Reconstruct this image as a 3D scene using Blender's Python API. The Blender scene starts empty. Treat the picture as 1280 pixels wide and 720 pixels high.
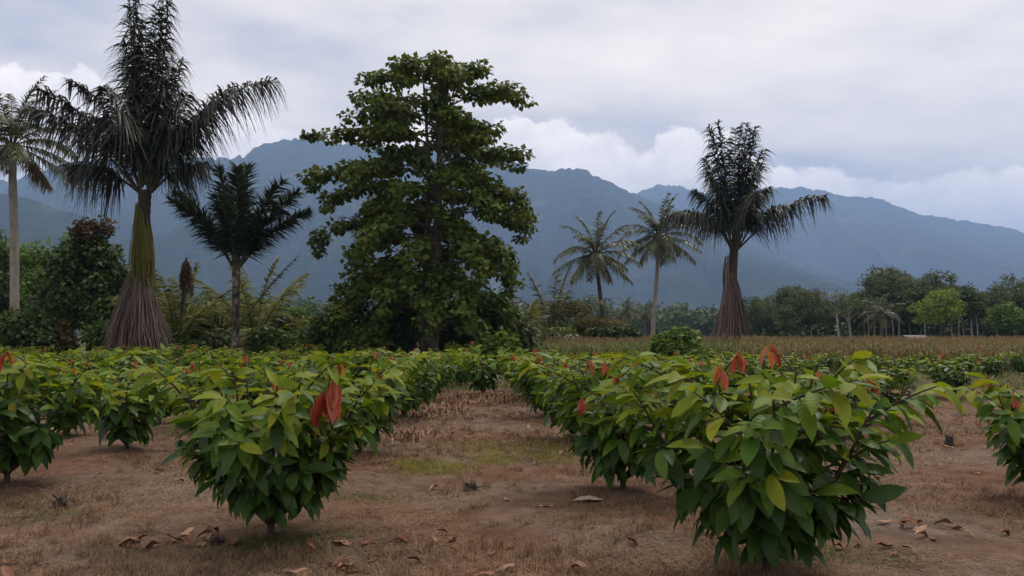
import bpy, math, random
import numpy as np
from mathutils import Vector, Matrix

# ------------------------------------------------------------------ camera, sky, sun, exposure
scene = bpy.context.scene
COL = scene.collection
F_PX, CAM_Z, HORIZON = 985.0, 1.6, 419.0
PITCH = math.atan((HORIZON - 360.0) / F_PX)
cam_data = bpy.data.cameras.new('camera')
cam_data.sensor_width = 36.0
cam_data.lens = F_PX / 1280.0 * 36.0
cam_data.clip_end = 30000.0
cam = bpy.data.objects.new('camera', cam_data)
COL.objects.link(cam)
cam.location = (0, 0, CAM_Z)
cam.rotation_euler = (math.pi / 2 + PITCH, 0, 0)
scene.camera = cam

SUN_EL, SUN_AZ = math.radians(58), math.radians(40)     # azimuth clockwise from +Y
CLOUD_LO, CLOUD_HI = (0.40, 0.385, 0.40), (1.02, 0.90, 0.765)
world = bpy.data.worlds.new('World')
scene.world = world
world.use_nodes = True


def build_world():
    nt = world.node_tree
    nt.nodes.clear()
    N, L = nt.nodes.new, nt.links.new

    def math_node(op, a, b=None, c=None):
        n = N('ShaderNodeMath')
        n.operation = op
        for i, v in enumerate((a, b, c)):
            if v is None:
                continue
            if isinstance(v, (int, float)):
                n.inputs[i].default_value = v
            else:
                L(v, n.inputs[i])
        return n.outputs[0]

    def ramp(fac, stops):
        n = N('ShaderNodeValToRGB')
        e = n.color_ramp.elements
        while len(e) < len(stops):
            e.new(0.5)
        for el, (p, c) in zip(e, stops):
            el.position = p
            el.color = (*c, 1) if isinstance(c, tuple) else (c, c, c, 1)
        L(fac, n.inputs[0])
        return n.outputs[0]

    def smooth(val, lo, hi):
        n = N('ShaderNodeMapRange')
        n.interpolation_type = 'SMOOTHSTEP'
        L(val, n.inputs[0])
        n.inputs[1].default_value, n.inputs[2].default_value = lo, hi
        return n.outputs[0]

    def noise(vec, scale, detail, rough):
        n = N('ShaderNodeTexNoise')
        n.inputs['Scale'].default_value = scale
        n.inputs['Detail'].default_value = detail
        n.inputs['Roughness'].default_value = rough
        L(vec, n.inputs['Vector'])
        return n.outputs['Fac']

    def mix(fac, a, b):
        n = N('ShaderNodeMix')
        n.data_type = 'RGBA'
        for sock, v in ((n.inputs[0], fac), (n.inputs[6], a), (n.inputs[7], b)):
            if isinstance(v, (int, float)):
                sock.default_value = v
            elif isinstance(v, tuple):
                sock.default_value = (*v, 1)
            else:
                L(v, sock)
        return n.outputs[2]

    tc = N('ShaderNodeTexCoord').outputs['Generated']
    sep = N('ShaderNodeSeparateXYZ')
    L(tc, sep.inputs[0])
    x, y, z = sep.outputs
    zz = math_node('MAXIMUM', z, 0.0)
    den = math_node('ADD', zz, 0.12)
    comb = N('ShaderNodeCombineXYZ')
    L(math_node('DIVIDE', x, den), comb.inputs[0])
    L(math_node('DIVIDE', y, den), comb.inputs[1])
    mp = N('ShaderNodeMapping')
    mp.inputs['Location'].default_value = (0.35, 3.1, 0.0)
    mp.inputs['Scale'].default_value = (0.8, 1.0, 1.0)
    mp.inputs['Rotation'].default_value = (0, 0, math.radians(-12))
    L(comb.outputs[0], mp.inputs[0])
    n1 = noise(mp.outputs[0], 0.85, 8.0, 0.56)
    deck = ramp(n1, [(0.34, CLOUD_LO), (0.50, (0.74, 0.67, 0.60)), (0.68, CLOUD_HI)])
    # the clear sky far above the cloud deck shows faintly through the thin places
    sky = N('ShaderNodeTexSky')
    sky.sky_type = 'NISHITA'
    sky.sun_disc = False
    sky.sun_elevation = SUN_EL
    sky.sun_rotation = SUN_AZ
    skym = N('ShaderNodeVectorMath')
    skym.operation = 'SCALE'
    L(sky.outputs[0], skym.inputs[0])
    skym.inputs[3].default_value = 0.10
    thin = math_node('MULTIPLY', math_node('SUBTRACT', 1.0, smooth(n1, 0.30, 0.48)), 0.22)
    base = mix(thin, deck, skym.outputs[0])
    # heaped clouds along the horizon
    az = math_node('ARCTAN2', x, y)
    el = math_node('ARCSINE', z)
    azn = math_node('ADD', math_node('DIVIDE', az, math.radians(90)), 0.5)      # -45..45 deg -> 0..1

    def pos(u):
        return math.atan((u - 640.0) / F_PX) / math.radians(90) + 0.5

    def elv(v):
        return ((HORIZON - v) / F_PX) * 2.0
    top = ramp(azn, [(0.0, elv(190)), (pos(40), elv(140)), (pos(95), elv(122)), (pos(170), elv(178)), (pos(300), elv(150)),
                     (pos(420), elv(190)), (pos(600), elv(160)), (pos(655), elv(150)), (pos(700), elv(156)), (pos(790), elv(182)),
                     (pos(850), elv(180)), (pos(895), elv(172)), (pos(935), elv(200)), (pos(985), elv(222)),
                     (pos(1060), elv(226)), (pos(1250), elv(250)), (1.0, elv(220))])
    puff = noise(tc, 22.0, 5.0, 0.6)
    puff2 = noise(tc, 9.0, 3.0, 0.5)
    topd = math_node('ADD', math_node('MULTIPLY', top, 0.5),
                     math_node('ADD', math_node('MULTIPLY', math_node('SUBTRACT', puff, 0.5), 0.075),
                               math_node('MULTIPLY', math_node('SUBTRACT', puff2, 0.5), 0.05)))
    diff = math_node('SUBTRACT', topd, el)
    mask = smooth(diff, -0.002, 0.007)
    puff3 = noise(tc, 34.0, 6.0, 0.62)
    form = math_node('ADD', math_node('ADD', math_node('MULTIPLY', puff2, 0.45), math_node('MULTIPLY', puff3, 0.35)),
                     math_node('MULTIPLY', math_node('SUBTRACT', 0.05, math_node('MINIMUM', diff, 0.1)), 1.6))
    shade = ramp(form, [(0.26, (0.68, 0.63, 0.60)), (0.56, (1.2, 1.07, 0.95))])
    mask = math_node('MULTIPLY', mask, 0.92)
    out = mix(mask, base, shade)
    bg = N('ShaderNodeBackground')
    L(out, bg.inputs[0])
    bg.inputs[1].default_value = 1.0
    wo = N('ShaderNodeOutputWorld')
    L(bg.outputs[0], wo.inputs[0])


build_world()
sun_data = bpy.data.lights.new('sun', 'SUN')
sun_data.energy = 1.3
sun_data.angle = math.radians(14)
sun_data.color = (1.0, 0.94, 0.86)
sun = bpy.data.objects.new('sun', sun_data)
COL.objects.link(sun)
sd = Vector((math.sin(SUN_AZ) * math.cos(SUN_EL), math.cos(SUN_AZ) * math.cos(SUN_EL), math.sin(SUN_EL)))
sun.rotation_euler = sd.to_track_quat('Z', 'Y').to_euler()
sun.location = sd * 200

vs = scene.view_settings
vs.view_transform = 'Standard'
vs.look = 'None'
vs.exposure = 0.78
vs.gamma = 1.0
scene.cycles.max_bounces = 6
scene.cycles.diffuse_bounces = 3
scene.cycles.glossy_bounces = 2
scene.cycles.transmission_bounces = 3
scene.cycles.volume_bounces = 1
scene.cycles.use_denoising = True

# ------------------------------------------------------------------ helpers
SP, CP = math.sin(PITCH), math.cos(PITCH)


def ray(u, v):
    a, b = (u - 640.0) / F_PX, (360.0 - v) / F_PX
    return np.array([a, CP - b * SP, SP + b * CP])


def at(u, v, Y):
    d = ray(u, v)
    return np.array([0, 0, CAM_Z]) + d * (Y / d[1])


def ground_at(u, v):
    d = ray(u, v)
    p = np.array([0, 0, CAM_Z]) + d * (-CAM_Z / d[2])
    return p[0], p[1]


def hash2(ix, iy, seed):
    n = (ix.astype(np.int64) * 374761393 + iy.astype(np.int64) * 668265263 + seed * 974634777) & 0xFFFFFFFF
    n = ((n ^ (n >> 13)) * 1274126177) & 0xFFFFFFFF
    return ((n ^ (n >> 16)) & 0xFFFF) / 65535.0


def vnoise(x, y, seed=0):
    x, y = np.asarray(x, float), np.asarray(y, float)
    ix, iy = np.floor(x), np.floor(y)
    fx, fy = x - ix, y - iy
    fx, fy = fx * fx * (3 - 2 * fx), fy * fy * (3 - 2 * fy)
    a, b = hash2(ix, iy, seed), hash2(ix + 1, iy, seed)
    c, d = hash2(ix, iy + 1, seed), hash2(ix + 1, iy + 1, seed)
    return (a * (1 - fx) + b * fx) * (1 - fy) + (c * (1 - fx) + d * fx) * fy - 0.5


def fbm(x, y, octv=5, seed=0, gain=0.5):
    t, amp, f = 0, 1.0, 1.0
    for i in range(octv):
        t = t + amp * vnoise(x * f, y * f, seed + i * 17)
        amp *= gain
        f *= 2.03
    return t


def ground_z(x, y):
    x, y = np.asarray(x, float), np.asarray(y, float)
    r = np.hypot(x, y)
    fade = np.clip(1.2 - r / 45.0, 0.0, 1.0)
    return fade * (0.10 * vnoise(x * 0.33, y * 0.33, 3) + 0.07 * vnoise(x * 1.1, y * 1.1, 4) + 0.035 * vnoise(x * 3.0, y * 3.0, 5))


def np_mesh(name, V, F, mats, mi=None, rnd=None, smooth=True, blade=None):
    me = bpy.data.meshes.new(name)
    V = np.ascontiguousarray(V, np.float32)
    F = np.ascontiguousarray(F, np.int32)
    m, k = F.shape
    me.vertices.add(len(V))
    me.vertices.foreach_set('co', V.ravel())
    me.loops.add(m * k)
    me.loops.foreach_set('vertex_index', F.ravel())
    me.polygons.add(m)
    me.polygons.foreach_set('loop_start', np.arange(0, m * k, k, dtype=np.int32))
    for mt in (mats if isinstance(mats, (list, tuple)) else [mats]):
        me.materials.append(mt)
    if mi is not None:
        me.polygons.foreach_set('material_index', np.ascontiguousarray(mi, np.int32))
    me.polygons.foreach_set('use_smooth', np.full(m, smooth, dtype=bool))
    if rnd is not None:
        a = me.attributes.new('rnd', 'FLOAT', 'POINT')
        a.data.foreach_set('value', np.ascontiguousarray(rnd, np.float32))
    if blade is not None:
        a = me.attributes.new('blade', 'FLOAT_VECTOR', 'POINT')
        a.data.foreach_set('vector', np.ascontiguousarray(blade, np.float32).ravel())
    me.update(calc_edges=True)
    return me


class MB:
    """collects quad pieces; build() links them as one mesh object"""
    def __init__(self):
        self.V, self.F, self.M, self.R, self.n = [], [], [], [], 0

    def add(self, V, F, mi=0, rnd=0.0):
        V = np.asarray(V, np.float32)
        F = np.asarray(F, np.int32)
        self.V.append(V)
        self.F.append(F + self.n)
        self.M.append(np.full(len(F), mi, np.int32) if np.isscalar(mi) else np.asarray(mi, np.int32))
        self.R.append(np.full(len(V), rnd, np.float32) if np.isscalar(rnd) else np.asarray(rnd, np.float32))
        self.n += len(V)

    def tube(self, P, R, n=6, mi=0, rnd=0.0):
        P = np.asarray(P, float)
        k = len(P)
        R = np.full(k, R) if np.isscalar(R) else np.asarray(R, float)
        T = np.gradient(P, axis=0)
        T /= np.linalg.norm(T, axis=1, keepdims=True) + 1e-9
        ref = np.array([1.0, 0.2, 0.1]) if abs(T[0][0]) < 0.8 else np.array([0.1, 1.0, 0.2])
        A = np.cross(T, ref)
        A /= np.linalg.norm(A, axis=1, keepdims=True) + 1e-9
        B = np.cross(T, A)
        ang = np.arange(n) * 2 * math.pi / n
        V = P[:, None, :] + R[:, None, None] * (np.cos(ang)[None, :, None] * A[:, None, :] + np.sin(ang)[None, :, None] * B[:, None, :])
        i = np.arange(k - 1)[:, None] * n
        j = np.arange(n)[None, :]
        jn = (j + 1) % n
        F = np.stack([i + j, i + jn, i + n + jn, i + n + j], -1).reshape(-1, 4)
        self.add(V.reshape(-1, 3), F, mi, rnd)

    def batch(self, bV, bF, mats, mi=0, rnd=None):
        """copies of a base piece under n 3x4 matrices"""
        mats = np.asarray(mats, float)
        n = len(mats)
        if n == 0:
            return
        V = np.einsum('nij,vj->nvi', mats[:, :, :3], bV) + mats[:, None, :, 3]
        F = (bF[None] + (np.arange(n) * len(bV))[:, None, None]).reshape(-1, bF.shape[1])
        if rnd is None:
            rnd = RNG.random(n)
        m = mi if np.isscalar(mi) else np.repeat(mi, len(bF))
        self.add(V.reshape(-1, 3), F, m, np.repeat(rnd, len(bV)))

    def mesh(self, name, mats, smooth=True):
        return np_mesh(name, np.concatenate(self.V), np.concatenate(self.F), mats, np.concatenate(self.M), np.concatenate(self.R), smooth)

    def build(self, name, mats, parent=None, smooth=True):
        return obj(name, self.mesh(name, mats, smooth), parent)


RNG = np.random.default_rng(11)


def obj(name, me, parent=None):
    o = bpy.data.objects.new(name, me)
    COL.objects.link(o)
    if parent is not None:
        o.parent = parent
    return o


def tag(o, label=None, cat=None, group=None, kind=None):
    for k, v in (('label', label), ('category', cat), ('group', group), ('kind', kind)):
        if v:
            o[k] = v
    return o


def thing(name, loc, label, cat, group=None, rz=0.0, scale=1.0):
    o = bpy.data.objects.new(name, None)
    o.empty_display_size = 0.2
    COL.objects.link(o)
    o.location = [float(q) for q in loc]
    o.rotation_euler = (0, 0, rz)
    o.scale = (scale, scale, scale) if np.isscalar(scale) else scale
    return tag(o, label, cat, group)


def copy_thing(src, loc, rz, scale=1.0, label=None, group=None):
    c = src.copy()
    COL.objects.link(c)
    c.location = [float(q) for q in loc]
    c.rotation_euler = (0, 0, rz)
    c.scale = (scale, scale, scale) if np.isscalar(scale) else scale
    tag(c, label, None, group)
    for ch in src.children:
        d = ch.copy()
        COL.objects.link(d)
        d.parent = c
    return c


def frames(P, D, Nn, S):
    """3x4 matrices: X along D, Z near Nn, scaled by S (n,3)"""
    D = D / (np.linalg.norm(D, axis=1, keepdims=True) + 1e-9)
    Y = np.cross(Nn, D)
    Y /= np.linalg.norm(Y, axis=1, keepdims=True) + 1e-9
    Z = np.cross(D, Y)
    return np.concatenate([(D * S[:, :1])[:, :, None], (Y * S[:, 1:2])[:, :, None], (Z * S[:, 2:3])[:, :, None], P[:, :, None]], 2)


def leaf_base(nseg, W=0.34, droop=0.25, fold=0.25, tip=1.6, wave=0.0, stalk=0.1):
    """unit leaf along +X: midrib, two folded halves, pointed drip tip"""
    s = np.linspace(0, 1, nseg + 1)
    w = np.sin(np.pi * np.clip(s, 0, 1) ** 1.12) ** 0.7 * (1 - 0.18 * s ** tip)
    w = np.where(s < stalk, 0.04, w)
    w[-1] = 0.015
    w = np.maximum(w * W * 0.5, 0.004)
    zc = -droop * s ** 2
    xx = s * (1 - 0.12 * droop)
    V = []
    for i in range(nseg + 1):
        wv = wave * math.sin(i * 2.2)
        V += [[xx[i], -w[i], zc[i] + w[i] * fold + wv], [xx[i], 0, zc[i]], [xx[i], w[i], zc[i] + w[i] * fold - wv]]
    F = []
    for i in range(nseg):
        a = i * 3
        F += [[a, a + 3, a + 4, a + 1], [a + 1, a + 4, a + 5, a + 2]]
    return np.array(V), np.array(F)


# ------------------------------------------------------------------ materials
def nodes_of(m):
    m.use_nodes = True
    nt = m.node_tree
    nt.nodes.clear()
    return nt


def add_ramp(nt, fac, cols, lo=0.0, hi=1.0):
    r = nt.nodes.new('ShaderNodeValToRGB')
    e = r.color_ramp.elements
    while len(e) < len(cols):
        e.new(0.5)
    for i, (el, c) in enumerate(zip(e, cols)):
        el.position = lo + (hi - lo) * i / max(1, len(cols) - 1)
        el.color = (*c, 1)
    nt.links.new(fac, r.inputs[0])
    return r.outputs[0]


def leaf_mat(name, cols, rough=0.5, trans=0.25, spec=0.18, tscale=1.6, veins=False):
    m = bpy.data.materials.new(name)
    nt = nodes_of(m)
    N, L = nt.nodes.new, nt.links.new
    oi = N('ShaderNodeObjectInfo')
    at_ = N('ShaderNodeAttribute')
    at_.attribute_name = 'rnd'
    add = N('ShaderNodeMath')
    L(oi.outputs['Random'], add.inputs[0])
    L(at_.outputs['Fac'], add.inputs[1])
    fr = N('ShaderNodeMath')
    fr.operation = 'FRACT'
    L(add.outputs[0], fr.inputs[0])
    col = add_ramp(nt, fr.outputs[0], cols)
    ge = N('ShaderNodeNewGeometry')
    no = N('ShaderNodeTexNoise')
    no.inputs['Scale'].default_value = 9.0
    no.inputs['Detail'].default_value = 3.0
    L(ge.outputs['Position'], no.inputs['Vector'])
    hsv = N('ShaderNodeHueSaturation')
    mr = N('ShaderNodeMapRange')
    L(no.outputs['Fac'], mr.inputs[0])
    mr.inputs[1].default_value, mr.inputs[2].default_value = 0.3, 0.7
    mr.inputs[3].default_value, mr.inputs[4].default_value = 0.78, 1.22
    L(mr.outputs[0], hsv.inputs['Value'])
    L(col, hsv.inputs['Color'])
    p = N('ShaderNodeBsdfPrincipled')
    L(hsv.outputs[0], p.inputs['Base Color'])
    p.inputs['Roughness'].default_value = rough
    p.inputs['Specular IOR Level'].default_value = spec
    if veins:      # side veins run forward from the midrib
        bl = N('ShaderNodeAttribute')
        bl.attribute_name = 'blade'
        sx = N('ShaderNodeSeparateXYZ')
        L(bl.outputs['Vector'], sx.inputs[0])

        def mt(op, a, b=None):
            q = N('ShaderNodeMath')
            q.operation = op
            for i_, v_ in enumerate((a, b)):
                if v_ is None:
                    continue
                if isinstance(v_, (int, float)):
                    q.inputs[i_].default_value = v_
                else:
                    L(v_, q.inputs[i_])
            return q.outputs[0]
        ay = mt('ABSOLUTE', sx.outputs[1])
        ph = mt('MULTIPLY', mt('SUBTRACT', sx.outputs[0], mt('MULTIPLY', ay, 0.75)), 30.0)
        h = mt('ABSOLUTE', mt('SINE', ph))
        rib = mt('LESS_THAN', ay, 0.012)
        hh = mt('MULTIPLY', mt('SUBTRACT', mt('POWER', h, 0.6), mt('MULTIPLY', rib, 0.6)), sx.outputs[2])
        bp = N('ShaderNodeBump')
        bp.inputs['Strength'].default_value = 0.25
        bp.inputs['Distance'].default_value = 0.006
        L(hh, bp.inputs['Height'])
        L(bp.outputs[0], p.inputs['Normal'])
    out = N('ShaderNodeOutputMaterial')
    if trans > 0:
        tr = N('ShaderNodeBsdfTranslucent')
        br = N('ShaderNodeMix')
        br.data_type = 'RGBA'
        br.blend_type = 'MULTIPLY'
        br.inputs[0].default_value = 1.0
        L(hsv.outputs[0], br.inputs[6])
        br.inputs[7].default_value = (tscale * 1.1, tscale, tscale * 0.5, 1)
        L(br.outputs[2], tr.inputs[0])
        mx = N('ShaderNodeMixShader')
        mx.inputs[0].default_value = trans
        L(p.outputs[0], mx.inputs[1])
        L(tr.outputs[0], mx.inputs[2])
        L(mx.outputs[0], out.inputs[0])
    else:
        L(p.outputs[0], out.inputs[0])
    return m


def rough_mat(name, cols, scale=4.0, stretch=(1, 1, 1), rough=0.9, bump=0.0, use_rnd=False, spec=0.15, lo=0.3, hi=0.7):
    m = bpy.data.materials.new(name)
    nt = nodes_of(m)
    N, L = nt.nodes.new, nt.links.new
    tc = N('ShaderNodeTexCoord')
    mp = N('ShaderNodeMapping')
    mp.inputs['Scale'].default_value = stretch
    L(tc.outputs['Object'], mp.inputs[0])
    no = N('ShaderNodeTexNoise')
    no.inputs['Scale'].default_value = scale
    no.inputs['Detail'].default_value = 6.0
    no.inputs['Roughness'].default_value = 0.6
    L(mp.outputs[0], no.inputs['Vector'])
    if use_rnd:
        at_ = N('ShaderNodeAttribute')
        at_.attribute_name = 'rnd'
        oi = N('ShaderNodeObjectInfo')
        ad = N('ShaderNodeMath')
        L(at_.outputs['Fac'], ad.inputs[0])
        L(oi.outputs['Random'], ad.inputs[1])
        fr = N('ShaderNodeMath')
        fr.operation = 'FRACT'
        L(ad.outputs[0], fr.inputs[0])
        col = add_ramp(nt, fr.outputs[0], cols)
    else:
        col = add_ramp(nt, no.outputs['Fac'], cols, lo, hi)
    p = N('ShaderNodeBsdfPrincipled')
    L(col, p.inputs['Base Color'])
    p.inputs['Roughness'].default_value = rough
    p.inputs['Specular IOR Level'].default_value = spec
    if bump:
        b = N('ShaderNodeBump')
        b.inputs['Strength'].default_value = bump
        b.inputs['Distance'].default_value = 0.05
        L(no.outputs['Fac'], b.inputs['Height'])
        L(b.outputs[0], p.inputs['Normal'])
    out = N('ShaderNodeOutputMaterial')
    L(p.outputs[0], out.inputs[0])
    return m


M_MATURE = leaf_mat('cacao_leaf_mature', [(0.022, 0.058, 0.008), (0.035, 0.082, 0.010), (0.055, 0.112, 0.012)], rough=0.42, spec=0.28, veins=True)
M_MID = leaf_mat('cacao_leaf_green', [(0.05, 0.115, 0.009), (0.08, 0.15, 0.011), (0.115, 0.18, 0.014)], rough=0.45, trans=0.3, veins=True, spec=0.22)
M_YOUNG = leaf_mat('cacao_leaf_young', [(0.12, 0.19, 0.014), (0.17, 0.22, 0.016), (0.22, 0.235, 0.02)], rough=0.5, trans=0.35, veins=True)
M_FLUSH = leaf_mat('cacao_leaf_flush', [(0.36, 0.06, 0.045), (0.43, 0.095, 0.07), (0.40, 0.18, 0.075)], rough=0.5, trans=0.35, tscale=1.2)
CACAO = [M_MATURE, M_MID, M_YOUNG, M_FLUSH]
M_STEM = rough_mat('cacao_bark', [(0.035, 0.024, 0.017), (0.085, 0.06, 0.042)], 9, bump=0.4)
M_TREE = leaf_mat('big_tree_leaf', [(0.042, 0.068, 0.012), (0.07, 0.105, 0.017), (0.115, 0.15, 0.024)], rough=0.45)
M_TREE2 = leaf_mat('dark_tree_leaf', [(0.028, 0.052, 0.012), (0.046, 0.078, 0.016), (0.075, 0.112, 0.024)], rough=0.5)
M_TREE3 = leaf_mat('fresh_tree_leaf', [(0.06, 0.11, 0.018), (0.085, 0.145, 0.022), (0.12, 0.18, 0.03)], rough=0.5, trans=0.3)
M_TREE4 = leaf_mat('olive_tree_leaf', [(0.05, 0.07, 0.028), (0.075, 0.095, 0.035), (0.10, 0.12, 0.05)], rough=0.6)
M_TREE5 = leaf_mat('brown_tree_leaf', [(0.10, 0.08, 0.03), (0.15, 0.115, 0.04), (0.13, 0.13, 0.045)], rough=0.7)
M_TREE6 = leaf_mat('lime_tree_leaf', [(0.13, 0.19, 0.02), (0.17, 0.23, 0.025), (0.12, 0.18, 0.03)], rough=0.55, trans=0.35)
M_REDTOP = leaf_mat('red_brown_leaf', [(0.06, 0.03, 0.02), (0.085, 0.045, 0.026), (0.05, 0.05, 0.02)], rough=0.6)
M_BARK = rough_mat('grey_bark', [(0.06, 0.048, 0.038), (0.17, 0.15, 0.125)], 3, (1, 1, 0.35), bump=0.5)
M_BARKD = rough_mat('dark_bark', [(0.03, 0.022, 0.016), (0.085, 0.065, 0.05)], 3, (1, 1, 0.4), bump=0.6)
M_MOTTLE = rough_mat('mottled_bark', [(0.02, 0.018, 0.014), (0.09, 0.075, 0.055), (0.22, 0.19, 0.15)], 5, (1, 1, 0.8), bump=0.7, lo=0.4, hi=0.66)
M_BARKP = rough_mat('pale_bark', [(0.17, 0.15, 0.12), (0.32, 0.29, 0.24)], 3, (1, 1, 0.4), bump=0.4)
M_ARENGA = leaf_mat('sugar_palm_leaflet', [(0.016, 0.022, 0.013), (0.028, 0.036, 0.02), (0.055, 0.055, 0.038)], rough=0.45, trans=0.12, spec=0.4)
M_ARENGA2 = leaf_mat('young_sugar_palm_leaflet', [(0.014, 0.026, 0.014), (0.026, 0.045, 0.02), (0.05, 0.066, 0.035)], rough=0.42, trans=0.15, spec=0.4)
M_COCO = leaf_mat('coconut_leaflet', [(0.045, 0.062, 0.018), (0.075, 0.09, 0.026), (0.12, 0.115, 0.04)], rough=0.4, trans=0.2, spec=0.5)
M_COCOY = leaf_mat('young_coconut_leaflet', [(0.09, 0.12, 0.028), (0.14, 0.16, 0.035), (0.20, 0.17, 0.045)], rough=0.45, trans=0.3)
M_DRYF = leaf_mat('dry_frond', [(0.10, 0.066, 0.035), (0.16, 0.11, 0.06), (0.13, 0.10, 0.06)], rough=0.8, trans=0.1)
M_RACHIS = rough_mat('frond_stalk', [(0.05, 0.045, 0.025), (0.10, 0.085, 0.045)], 5)
M_STRANDG = rough_mat('green_fruit_strand', [(0.09, 0.11, 0.022), (0.16, 0.155, 0.035), (0.20, 0.17, 0.055)], use_rnd=True)
M_STRANDB = rough_mat('dry_fruit_strand', [(0.085, 0.06, 0.05), (0.17, 0.125, 0.105), (0.26, 0.20, 0.17)], use_rnd=True)
M_NUT = rough_mat('coconut_husk', [(0.10, 0.075, 0.025), (0.16, 0.12, 0.04)], 5)
M_STRAW = rough_mat('dry_grass_blade', [(0.075, 0.036, 0.022), (0.16, 0.082, 0.044), (0.22, 0.12, 0.066), (0.31, 0.20, 0.115), (0.22, 0.17, 0.13)], use_rnd=True)
M_WEED = leaf_mat('weed_blade', [(0.15, 0.16, 0.025), (0.24, 0.23, 0.035), (0.13, 0.14, 0.03)], rough=0.7)
M_GGRASS = leaf_mat('green_grass_blade', [(0.05, 0.075, 0.02), (0.09, 0.11, 0.03), (0.14, 0.12, 0.045)], rough=0.7)
M_DEAD = rough_mat('dead_leaf', [(0.13, 0.055, 0.03), (0.24, 0.115, 0.062), (0.36, 0.22, 0.14), (0.18, 0.08, 0.045)], use_rnd=True, rough=0.75)
M_PALELEAF = rough_mat('bleached_leaf', [(0.32, 0.25, 0.20), (0.45, 0.37, 0.31)], 12)
M_MAIZE = leaf_mat('maize_leaf', [(0.06, 0.10, 0.022), (0.10, 0.13, 0.032), (0.16, 0.155, 0.055)], rough=0.65)
M_MAIZED = leaf_mat('dry_maize_leaf', [(0.13, 0.105, 0.05), (0.19, 0.135, 0.07), (0.19, 0.10, 0.06)], rough=0.8)
M_TASSEL = leaf_mat('maize_tassel', [(0.16, 0.14, 0.06), (0.28, 0.21, 0.11), (0.24, 0.13, 0.085)], rough=0.9, trans=0.1)
M_STUMP = rough_mat('rotten_wood', [(0.03, 0.024, 0.02), (0.09, 0.07, 0.055)], 8, bump=0.8)
M_TIN = rough_mat('weathered_sheet', [(0.20, 0.19, 0.18), (0.33, 0.31, 0.30)], 3)
M_BOARD = rough_mat('weathered_board', [(0.08, 0.06, 0.045), (0.15, 0.12, 0.09)], 3)


def ground_material():
    m = bpy.data.materials.new('dry_field_soil')
    nt = nodes_of(m)
    N, L = nt.nodes.new, nt.links.new
    ge = N('ShaderNodeNewGeometry').outputs['Position']

    def noise(scale, detail, rough, stretch=None):
        v = ge
        if stretch:
            mp = N('ShaderNodeMapping')
            mp.inputs['Scale'].default_value = stretch
            L(ge, mp.inputs[0])
            v = mp.outputs[0]
        n = N('ShaderNodeTexNoise')
        n.inputs['Scale'].default_value = scale
        n.inputs['Detail'].default_value = detail
        n.inputs['Roughness'].default_value = rough
        L(v, n.inputs['Vector'])
        return n.outputs['Fac']

    def mixc(fac, a, b, mode='MIX'):
        n = N('ShaderNodeMix')
        n.data_type = 'RGBA'
        n.blend_type = mode
        for s, v in ((n.inputs[0], fac), (n.inputs[6], a), (n.inputs[7], b)):
            if isinstance(v, (int, float)):
                s.default_value = v
            else:
                L(v, s)
        return n.outputs[2]
    big = noise(0.45, 4, 0.55)
    mid = noise(3.0, 6, 0.65)
    fine = noise(38.0, 5, 0.7)
    c1 = add_ramp(nt, mid, [(0.09, 0.045, 0.026), (0.155, 0.08, 0.047), (0.21, 0.125, 0.077)], 0.3, 0.72)
    c2 = add_ramp(nt, mid, [(0.11, 0.075, 0.055), (0.17, 0.125, 0.095), (0.25, 0.19, 0.15)], 0.3, 0.7)
    r = N('ShaderNodeMapRange')
    L(big, r.inputs[0])
    r.inputs[1].default_value, r.inputs[2].default_value = 0.42, 0.6
    c = mixc(r.outputs[0], c1, c2)
    c = mixc(0.75, c, add_ramp(nt, fine, [(0.45, 0.42, 0.40), (1.0, 1.0, 1.0), (1.35, 1.3, 1.2)], 0.28, 0.74), 'MULTIPLY')
    # green pasture and scrub soil beyond the plantation
    sep = N('ShaderNodeSeparateXYZ')
    L(ge, sep.inputs[0])
    far = N('ShaderNodeMapRange')
    L(sep.outputs[1], far.inputs[0])
    far.inputs[1].default_value, far.inputs[2].default_value = 22.0, 60.0
    g = add_ramp(nt, mid, [(0.05, 0.06, 0.022), (0.10, 0.095, 0.04)], 0.35, 0.65)
    c = mixc(far.outputs[0], c, g)
    p = N('ShaderNodeBsdfPrincipled')
    L(c, p.inputs['Base Color'])
    p.inputs['Roughness'].default_value = 0.95
    p.inputs['Specular IOR Level'].default_value = 0.1
    b = N('ShaderNodeBump')
    b.inputs['Strength'].default_value = 0.9
    b.inputs['Distance'].default_value = 0.03
    L(fine, b.inputs['Height'])
    L(b.outputs[0], p.inputs['Normal'])
    out = N('ShaderNodeOutputMaterial')
    L(p.outputs[0], out.inputs[0])
    return m


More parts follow.
